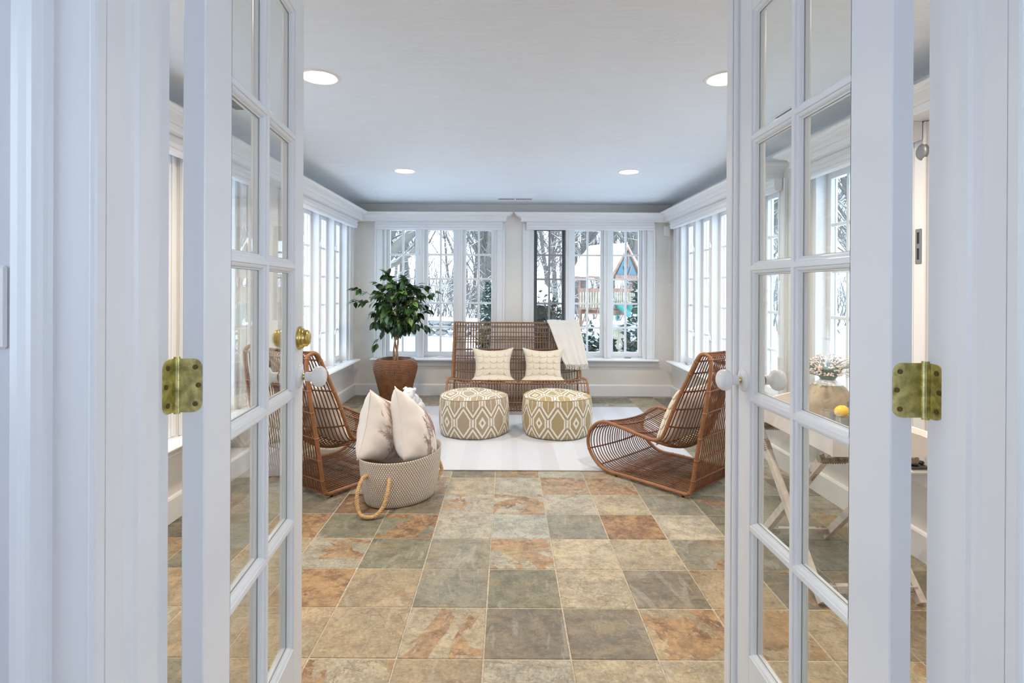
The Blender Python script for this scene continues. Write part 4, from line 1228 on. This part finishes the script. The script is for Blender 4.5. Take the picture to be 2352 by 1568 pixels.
def vase():
    o = empty('stone_vase', (1.62, 2.74, ZT_)); tag(o, 'large round tan stone vase on the tray table', 'vase')
    m = MB(); pr = [(.0001, 0), (.040, .001), (.066, .012), (.089, .040), (.100, .075), (.102, .100), (.096, .132), (.082, .160), (.060, .180), (.038, .190)]
    m.lathe([(v.x, v.z) for v in smooth_path([(a, 0, b) for a, b in pr], 3)], 36); m.build('body', M['stone'], o)
    m = MB(); m.lathe([(.066, .1765), (.052, .187), (.040, .195), (.036, .200), (.030, .198), (.027, .180)], 32); m.build('collar', M['ceramic'], o)
    f = empty('flower_bunch', (1.62, 2.74, ZT_ + .192)); tag(f, 'bunch of small pink white blossoms in green leaves, in the stone vase', 'flowers')
    rg = random.Random(3); m = MB(); m.lathe([(.026, .0), (.040, .02), (.058, .05), (.050, .075), (.02, .09), (.0001, .092)], 20); m.build('leaves', M['greenglass'], f)
    st = MB(); bl = MB()
    for i in range(230):
        a = rg.uniform(0, 2 * pi); q = rg.uniform(.1, 1) ** .6; x, y = .13 * q * cos(a), .15 * q * sin(a); z = .035 + rg.uniform(0, .095) * (1.2 - q * .6)
        p = Vector((x, y, z)); st.tube(smooth_path([(0, 0, .01), (x * .4, y * .4, z * .6), p], 3), .0009, 3)
        ellip(bl, p, (.0052, .0052, .0045), n=5)
        if rg.random() < .6: ellip(bl, p + Vector((rg.uniform(-.012, .012), rg.uniform(-.012, .012), rg.uniform(-.006, .01))), (.0045, .0045, .004), n=4)
    st.build('stems', M['greenglass'], f); bl.build('blossoms', M['blossom'], f)
vase()
def bowl():
    o = empty('fruit_bowl', (1.60, 2.52, ZT_)); tag(o, 'dark metal bowl on the tray table, in front of the vase', 'bowl')
    m = MB(); m.lathe([(.0001, 0), (.035, 0), (.045, .004), (.072, .030), (.085, .062), (.086, .066), (.082, .062), (.068, .034), (.04, .010), (.0001, .007)], 32); m.build('body', M['darkbowl'], o)
    for dx, dy, dz, rz, lb in ((-.052, -.012, .090, .3, 'yellow lemon at the left of the dark bowl'), (.030, .010, .064, 1.5, 'yellow lemon at the right of the dark bowl'), (.0, .040, .060, 2.6, 'yellow lemon at the back of the dark bowl')):
        Mx = Matrix.Rotation(rz, 4, 'Z') @ Matrix.Rotation(pi / 2 - .25, 4, 'Y')
        m = MB(); m.lathe([(.0001, -.040), (.005, -.038), (.008, -.034), (.020, -.025), (.0265, -.010), (.0275, .004), (.022, .020), (.010, .032), (.006, .037), (.0001, .040)], 20, Mx)
        l = m.build('lemon', M['lemon'], loc=(1.60 + dx, 2.52 + dy, ZT_ + dz)); tag(l, lb, 'lemon', 'lemons in the dark bowl')
    m = MB()
    for k, (a, b) in enumerate(((.2, .5), (1.2, .8), (-.4, .7))):
        d = Vector((cos(a), sin(a) * .4, b)); s = Vector((-sin(a), cos(a), .1)); rows = []
        for t, w in ((0, .02), (.3, .8), (.6, 1), (.85, .6), (1, .02)): c = d * .06 * t + Vector((0, 0, -.01 * t * t)); rows.append([c - s * .016 * w, c, c + s * .016 * w])
        m.grid(rows)
    l = m.build('leaf_sprig', M['leaf'], loc=(1.580, 2.50, ZT_ + .100)); tag(l, 'green leaf sprig tucked beside the lemons', 'leaves')
bowl()
for x, y, lb in ((1.450, 2.425, 'clear stemless glass nearer the vase on the tray table'), (1.437, 2.305, 'clear stemless glass nearer the french door on the tray table')):
    m = MB(); m.lathe([(.0001, 0), (.026, 0), (.034, .010), (.040, .035), (.040, .060), (.034, .108), (.0335, .110), (.0325, .108), (.0382, .060), (.038, .036), (.032, .013), (.0001, .008)], 32)
    g = m.build('drinking_glass', M['tumbler'], loc=(x, y, ZT_)); tag(g, lb, 'glass', 'stemless glasses on the tray')
# dark ornament on the right sill
o = empty('stone_tray', (1.965, 2.66, .462)); tag(o, 'small tray of shiny black stones on the right window sill', 'tray')
m = MB(); m.box(-.045, .045, -.09, .09, 0, .012, .003); m.build('base', M['darkbowl'], o)
m = MB(); rg = random.Random(2)
for i in range(16): ellip(m, (rg.uniform(-.03, .03), rg.uniform(-.075, .075), .018 + rg.uniform(0, .006)), (.013, .016, .009), (0, 0, rg.uniform(0, 3)), n=8)
m.build('stones', simple('black_pebble', (.015, .015, .017), .15), o)
# strike plate and round catch seen in the gap on the right
o = empty('strike_plate', (2.0105, 2.655, 1.44)); tag(o, 'small grey metal plate with two slots, seen in the right hinge gap', 'plate')
m = MB(); m.box(-.004, .0, -.020, .020, -.0, .17, .0015); m.build('plate', M['greymetal'], o)
m = MB()
for z in (.020, .098): m.box(-.0048, -.0038, -.007, .007, z, z + .055)
m.build('slots', M['dark'], o)
m = MB(); Mx = Matrix.Translation((2.0105, 2.63, 1.98)) @ Matrix.Rotation(-pi / 2, 4, 'Y'); m.lathe([(.038, 0), (.040, .005), (.034, .012), (.020, .014), (0, .0145)], 28, Mx)
o = m.build('door_chime', M['greymetal']); tag(o, 'small round grey disc high on the casing in the right hinge gap', 'disc')

# ================================================================== OUTSIDE
GZ = -.35
n = 60; P = []
rg = random.Random(9)
def gh(x, y):
    h = .12 * sin(x * .21 + 1) * cos(y * .17) + .05 * sin(x * .7 + y * .5)
    inside = (XL - 1.2 < x < XR + 1.2) and (-4 < y < YB + 1.2)
    d = math.hypot(max(0, abs(x) - 8), max(0, y - 22)); return GZ + (0 if abs(x) < 4 and y < 9 else h) + max(0, d - 6) * .045
xs = [-80 + 160 * i / n for i in range(n + 1)]; ys = [-40 + 130 * j / n for j in range(n + 1)]
m = MB(); m.grid([[Vector((x, y, gh(x, y))) for y in ys] for x in xs])
o = m.build('snow_ground', M['snow'], recalc=False); S(o, 'open ground under deep snow around the house', 'ground')

# bare trees: a few kinds, copied one by one
def make_tree(seed, H, spread, dens, name='bare_tree'):
    rg = random.Random(seed); m = MB()
    def br(p, d, L, r, lev):
        n = 4; P = [p]; q = p; dd = d.normalized()
        for i in range(n):
            dd = (dd + Vector((rg.uniform(-.16, .16), rg.uniform(-.16, .16), rg.uniform(-.05, .14)))).normalized(); q = q + dd * (L / n); P.append(q)
        m.tube(P, [r * (1 - .6 * i / n) for i in range(n + 1)], 6 if lev == 0 else (4 if lev == 1 else 3), caps=False)
        if lev >= 3: return
        k = int(dens[lev] * rg.uniform(.8, 1.2))
        for i in range(k):
            t = rg.uniform(.25 if lev == 0 else .15, 1.0); a = P[min(n, int(t * n))]
            an = rg.uniform(0, 2 * pi); el = rg.uniform(.25, 1.0) if lev == 0 else rg.uniform(-.1, .9)
            nd = Vector((cos(an) * cos(el), sin(an) * cos(el), sin(el))) * spread + dd * .6
            br(a, nd, L * rg.uniform(.30, .50), max(.006, r * rg.uniform(.3, .5) * (1 - .5 * t)), lev + 1)
    br(Vector((0, 0, -.4)), Vector((rg.uniform(-.08, .08), rg.uniform(-.08, .08), 1)), H, H * .013, 0)
    return m
protos = []
rg = random.Random(77)
places = []
for i in range(96):       # woods behind the garden
    d = rg.uniform(24, 62); a = radians(rg.uniform(-37, 37)); places.append((d * math.sin(a) * 1.1, d * cos(a) * .9 + 4))
for i in range(64):
    d = rg.uniform(40, 78); a = radians(rg.uniform(-34, 34)); places.append((d * math.sin(a) * 1.1, d * cos(a) * .9 + 4))
for i in range(26): places.append((rg.uniform(-34, -9), rg.uniform(3, 34)))
for i in range(26): places.append((rg.uniform(9, 34), rg.uniform(2, 34)))
for i, (x, y) in enumerate(places):
    k = i % 7
    if i < 7:
        H = (15, 13, 17, 12, 14, 16, 11)[k]; me = make_tree(40 + i, H, 1.0, (15, 7, 4)).build('bare_tree', M['bark']); protos.append(me); o = me
    else:
        o = protos[k].copy(); COL.objects.link(o)
    s = rg.uniform(.8, 1.2); o.location = (x, y, gh(x, y)); o.scale = (s, s, s); o.rotation_euler = (0, 0, rg.uniform(0, 6.28))
    tag(o, 'bare snowy tree in the woods beyond the garden', 'tree', 'bare trees in the woods beyond the garden')
# underbrush
m = MB(); rg = random.Random(31)
for i in range(1900):
    d = rg.uniform(23, 50); a = radians(rg.uniform(-46, 46)); x, y = d * math.sin(a), d * cos(a); z = gh(x, y); h = rg.uniform(1.2, 4.5)
    q = Vector((x, y, z)); P = [q]
    for k in range(3): q = q + Vector((rg.uniform(-.5, .5), rg.uniform(-.5, .5), h / 3)); P.append(q)
    m.tube(P, [.03, .02, .014, .008], 3, caps=False)
    for k in range(3):
        b = P[1 + k % 3]; m.tube([b, b + Vector((rg.uniform(-.9, .9), rg.uniform(-.9, .9), rg.uniform(.1, .8)))], [.014, .006], 3, caps=False)
tag(m.build('underbrush', M['bark']), 'tangle of thin snowy brush between the woodland trees', 'brush', kind='stuff')
# big near tree with slanting limbs seen through the left window
m = MB(); rg = random.Random(5)
def limb(m, P, r0, r1, tw=6):
    P = smooth_path(P, 5); n = len(P); m.tube(P, [lerp(r0, r1, i / (n - 1)) for i in range(n)], 8, caps=False)
    for k in range(tw):
        i = rg.randint(2, n - 2); d = Vector((rg.uniform(-1, 1), rg.uniform(-.6, .6), rg.uniform(-.2, 1))).normalized(); L = rg.uniform(.5, 1.5); q = P[i]; Q = [q]
        for s in range(4): d = (d + Vector((rg.uniform(-.3, .3), rg.uniform(-.3, .3), rg.uniform(-.2, .2)))).normalized(); q = q + d * L / 4; Q.append(q)
        m.tube(Q, [.028, .02, .015, .01, .005], 4, caps=False)
        for z in range(3): m.tube([Q[2], Q[2] + Vector((rg.uniform(-.5, .5), rg.uniform(-.3, .3), rg.uniform(-.3, .5)))], [.009, .004], 3, caps=False)
limb(m, [(-3.3, 11.2, GZ - .2), (-3.0, 11.2, .8), (-2.7, 11.1, 1.6), (-2.45, 11.0, 2.3)], .22, .16, 3)
limb(m, [(-2.75, 11.1, 1.5), (-2.3, 11.0, 2.1), (-1.75, 10.8, 2.55), (-1.2, 10.6, 3.1), (-.6, 10.5, 3.6)], .13, .06, 9)
limb(m, [(-2.45, 11.0, 2.3), (-2.15, 11.0, 2.9), (-1.95, 11.1, 3.7), (-1.8, 11.2, 4.6)], .12, .06, 8)
limb(m, [(-2.6, 11.0, 1.7), (-2.2, 10.9, 1.85), (-1.8, 10.9, 2.15), (-1.45, 10.9, 2.8), (-1.3, 10.8, 3.5)], .075, .035, 9)
limb(m, [(-2.75, 11.1, 1.3), (-2.5, 10.7, 2.1), (-2.35, 10.5, 2.8), (-2.45, 10.3, 3.6)], .07, .03, 6)
limb(m, [(-1.75, 10.8, 2.55), (-1.4, 10.8, 2.6), (-1.0, 10.7, 2.85), (-.75, 10.7, 2.95)], .05, .02, 5)
m2 = m.build('garden_tree', M['bark']); tag(m2, 'old tree with thick slanting limbs just outside the left back window', 'tree')
# dry stone wall
m = MB(); sn = MB(); rg = random.Random(14)
for r in range(3):
    x = -9.0
    while x < 4.5:
        w = rg.uniform(.22, .5); z = gh(x, 19.3) + .02 + r * .19
        ellip(m, (x + w / 2, 19.3 + rg.uniform(-.06, .06), z + .1), (w / 2 * 1.04, .24, .115), (rg.uniform(-.1, .1), rg.uniform(-.12, .12), rg.uniform(-.2, .2)), n=5)
        if rg.random() < .35: ellip(sn, (x + w / 2, 19.12, z + .17), (w / 2 * .8, .14, .04), n=4)
        x += w * .93
x = -9.0
while x < 4.5: w = rg.uniform(.6, 1.2); ellip(sn, (x, 19.35, gh(x, 19.3) + .60), (w, .30, .08), n=6); x += w * .9
o = m.build('stone_wall', M['fieldstone']); tag(o, 'low dry stone wall across the snowy garden', 'stone wall'); sn.build('snow_cap', M['snow'], o)

# leafy shrubs
def shrub(c, r, n, label, mat, name='evergreen_shrub', cap=True, size=.07, cone=False, seed=1, capz=.55, cat='shrub'):
    rg = random.Random(seed); o = empty(name, (c[0], c[1], c[2])); tag(o, label, cat); m = MB()
    for i in range(n):
        a = rg.uniform(0, 2 * pi); h = rg.random(); q = rg.uniform(.55, 1.0)
        if cone: rad = (1 - h) ** .8 * q; p = Vector((r[0] * rad * cos(a), r[1] * rad * sin(a), r[2] * h))
        else:
            e = math.asin(rg.uniform(-.25, 1)); p = Vector((r[0] * q * cos(e) * cos(a), r[1] * q * cos(e) * sin(a), r[2] * q * max(-.1, sin(e)) + .0))
        d = Vector((rg.uniform(-1, 1), rg.uniform(-1, 1), rg.uniform(-.6, .9))).normalized(); s = d.orthogonal().normalized(); L = size * rg.uniform(.6, 1.4)
        s = Matrix.Rotation(rg.uniform(0, 6), 3, d) @ s; u = d.cross(s) * L * .15
        b = m.pts([p, p + d * L * .5 + s * L * .3 + u, p + d * L, p + d * L * .5 - s * L * .3 + u]); m.face([b, b + 1, b + 2, b + 3])
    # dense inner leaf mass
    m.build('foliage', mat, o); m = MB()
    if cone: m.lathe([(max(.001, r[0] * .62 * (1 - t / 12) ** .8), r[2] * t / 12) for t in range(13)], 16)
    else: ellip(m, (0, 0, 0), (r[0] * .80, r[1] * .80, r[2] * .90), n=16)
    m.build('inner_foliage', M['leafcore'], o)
    m = MB()
    for i in range(9): a = i * .7; m.tube([(0, 0, -.15), (r[0] * .3 * cos(a), r[1] * .3 * sin(a), r[2] * .4), (r[0] * .6 * cos(a), r[1] * .6 * sin(a), r[2] * .75)] if not cone else [(0, 0, -.15), (.01 * i, 0, r[2] * .9)], [.025, .015, .008] if not cone else [.03, .01], 5, caps=False)
    m.build('branches', M['cedarwood'], o)
    if cap:
        m = MB(); K = 10; rows = []
        for i in range(K + 1):
            e = pi / 2 * (1 - i / K * (1 - capz)); rows.append([Vector((r[0] * .96 * cos(e) * cos(2 * pi * k / 24) , r[1] * .96 * cos(e) * sin(2 * pi * k / 24), r[2] * sin(e) + .05 * (1 - (i / K) ** 3) + .015 * sin(k * 2.1 + i))) for k in range(24)])
        rows.append([v * .93 + Vector((0, 0, -.03)) for v in rows[-1]])
        m.grid(rows, closev=True); m.build('snow_cap', M['snow'], o)
    return o
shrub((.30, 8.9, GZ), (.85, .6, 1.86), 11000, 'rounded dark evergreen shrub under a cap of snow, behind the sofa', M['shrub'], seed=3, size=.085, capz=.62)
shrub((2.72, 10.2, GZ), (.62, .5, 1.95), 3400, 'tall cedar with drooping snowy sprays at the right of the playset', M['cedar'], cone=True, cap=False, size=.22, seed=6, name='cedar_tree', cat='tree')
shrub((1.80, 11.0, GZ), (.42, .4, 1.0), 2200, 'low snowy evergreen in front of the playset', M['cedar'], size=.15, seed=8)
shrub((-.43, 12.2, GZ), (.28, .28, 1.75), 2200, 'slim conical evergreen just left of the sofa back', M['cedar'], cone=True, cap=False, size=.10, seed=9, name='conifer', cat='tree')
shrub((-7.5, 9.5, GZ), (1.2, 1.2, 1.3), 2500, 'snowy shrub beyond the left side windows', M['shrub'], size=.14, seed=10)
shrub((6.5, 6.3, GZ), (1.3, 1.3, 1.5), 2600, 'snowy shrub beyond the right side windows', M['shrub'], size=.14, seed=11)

# playset ----------------------------------------------------------
def playset():
    o = empty('playset', (2.86, 15.5, gh(2.86, 15.5)), radians(40)); o.scale = (.74, .74, 1); tag(o, 'wooden playset tower with snowy gable roof and teal slide', 'playset')
    a = .72                                  # half width
    for x in (-a, a):
        for y in (-a, a): m = MB(); m.box(x - .05, x + .05, y - .05, y + .05, -.1, 2.25, .008); m.build('post', M['cedarwood'], o)
    m = MB()
    for k in range(9): q = lerp(-a, a, k / 8); m.box(q - .075, q + .075, -a - .05, a + .05, 1.22, 1.26)
    m.box(-a - .06, a + .06, -a - .09, -a - .05, 1.08, 1.22); m.box(-a - .06, a + .06, a + .05, a + .09, 1.08, 1.22); m.build('deck', M['cedarwood'], o)
    m = MB(); sl = MB()
    for y in (-a - .06, a + .06):
        m.box(-a - .06, a + .06, y - .02, y + .02, 1.72, 1.82)
        for k in range(11): q = lerp(-a + .08, a - .08, k / 10); sl.box(q - .04, q + .04, y - .012, y + .012, 1.27, 1.74)
    for x in (-a - .06,):
        m.box(x - .02, x + .02, -a, a, 1.72, 1.82)
        for k in range(11): q = lerp(-a + .08, a - .08, k / 10); sl.box(x - .012, x + .012, q - .04, q + .04, 1.27, 1.74)
    m.build('top_rail', M['cedarwood'], o); sl.build('railing_slats', M['palewood'], o)
    # lower fence panels
    m = MB(); s2 = MB()
    for y in (-a - .06,):
        s2.box(-a, a, y - .02, y + .02, .05, .16); s3 = MB(); s3.box(-a, a, y - .02, y + .02, .62, .70); s3.build('fence_rail', M['palewood'], o)
        for k in range(12): q = lerp(-a + .06, a - .06, k / 11); m.box(q - .045, q + .045, y - .04, y - .02, .08, .68)
    m.build('fence_slats', M['palewood'], o); s2.build('fence_rail', M['palewood'], o)
    # gable roof: ridge along local y
    e = a + .22; L = a + .25
    m = MB()
    for s in (-1, 1):
        for th0, th1, mb in ((0, .05, m),):
            P = [(s * e, -L, 2.10), (0, -L, 2.92), (0, L, 2.92), (s * e, L, 2.10)]
            b = mb.pts([(x, y, z + th0) for x, y, z in P] + [(x, y, z + th1) for x, y, z in P])
            for f_ in ((0, 1, 2, 3), (7, 6, 5, 4), (0, 4, 5, 1), (1, 5, 6, 2), (2, 6, 7, 3), (3, 7, 4, 0)): mb.face([b + i for i in f_])
    m.build('roof', M['cedarwood'], o, recalc=True)
    m = MB()
    for s, q in ((-1, .17), (1, .12)):
        rows = []
        for i in range(9):
            t = i / 8; h = .055 + q * math.sin(pi * min(1, t + .15)) ** .5 if t < .85 else .055 + q * .6
            rows.append([Vector((s * e * (1 - t) * 1.02, lerp(-L, L, k / 8) * .99, 2.10 + .82 * t + h + .012 * sin(k * 2 + i))) for k in range(9)])
        rows.insert(0, [v + Vector((0, 0, -.12)) for v in rows[0]])
        m.grid(rows)
        for k in (0, 8):
            edge = [r_[k] for r_ in rows[1:]]; low = [Vector((s * e * (1 - i / 8), v.y, 2.15 + .82 * i / 8)) for i, v in enumerate(edge)]; m.grid([edge, low])
    m.build('roof_snow', M['snow'], o)
    m = MB(); y = -L + .03; m.face([m.pts([(-e * .72, y, 2.12), (e * .72, y, 2.12), (0, y, 2.84)]) + i for i in range(3)]); b = m.pts([(-e * .72, y + .03, 2.12), (e * .72, y + .03, 2.12), (0, y + .03, 2.84)]); m.face([b + 2, b + 1, b])
    m.build('gable_panel', M['blue'], o)
    m = MB()
    for s in (-1, 1): m.tube([(s * e * 1.0, y - .03, 2.08), (0, y - .03, 2.93)], .045, 4)
    m.box(-e * .75, e * .75, y - .05, y - .01, 2.06, 2.18); m.tube([(0, y - .03, 2.12), (-.22, y - .03, 2.42)], .03, 4); m.tube([(0, y - .03, 2.12), (.22, y - .03, 2.42)], .03, 4); m.box(-.03, .03, y - .05, y - .02, 2.4, 2.8)
    m.build('gable_trim', M['cedarwood'], o)
    # ladder on the left, slide on the right front
    m = MB()
    for s in (-.28, .28): m.tube([(-a - .95, s, -.05), (-a - .08, s, 1.28)], .035, 4)
    for k in range(6): t = (k + .6) / 6.4; m.box(lerp(-a - .95, -a - .08, t) - .07, lerp(-a - .95, -a - .08, t) + .07, -.27, .27, 1.33 * t - .06, 1.33 * t - .03)
    m.build('ladder', M['cedarwood'], o)
    m = MB(); rows = []
    for i in range(13):
        t = i / 12; yy = -a - .1 - 2.0 * t; z = 1.28 - 1.15 * (t ** 1.15) + .05 * sin(t * 9); rows.append([Vector((x - .25, yy, z + h)) for x, h in ((-.27, .18), (-.25, .02), (0, -.02), (.25, .02), (.27, .18))])
    m.grid(rows); sl = m.build('slide', M['teal'], o); sd = sl.modifiers.new('solid', 'SOLIDIFY'); sd.thickness = .03
    m = MB(); m.lathe([(.05, 0), (.095, .02), (.095, .05), (.05, .07)], 16, Matrix.Translation((-.45, -a - .10, 1.02)) @ Matrix.Rotation(pi / 2, 4, 'X')); m.build('toy_wheel', M['teal'], o)
playset()
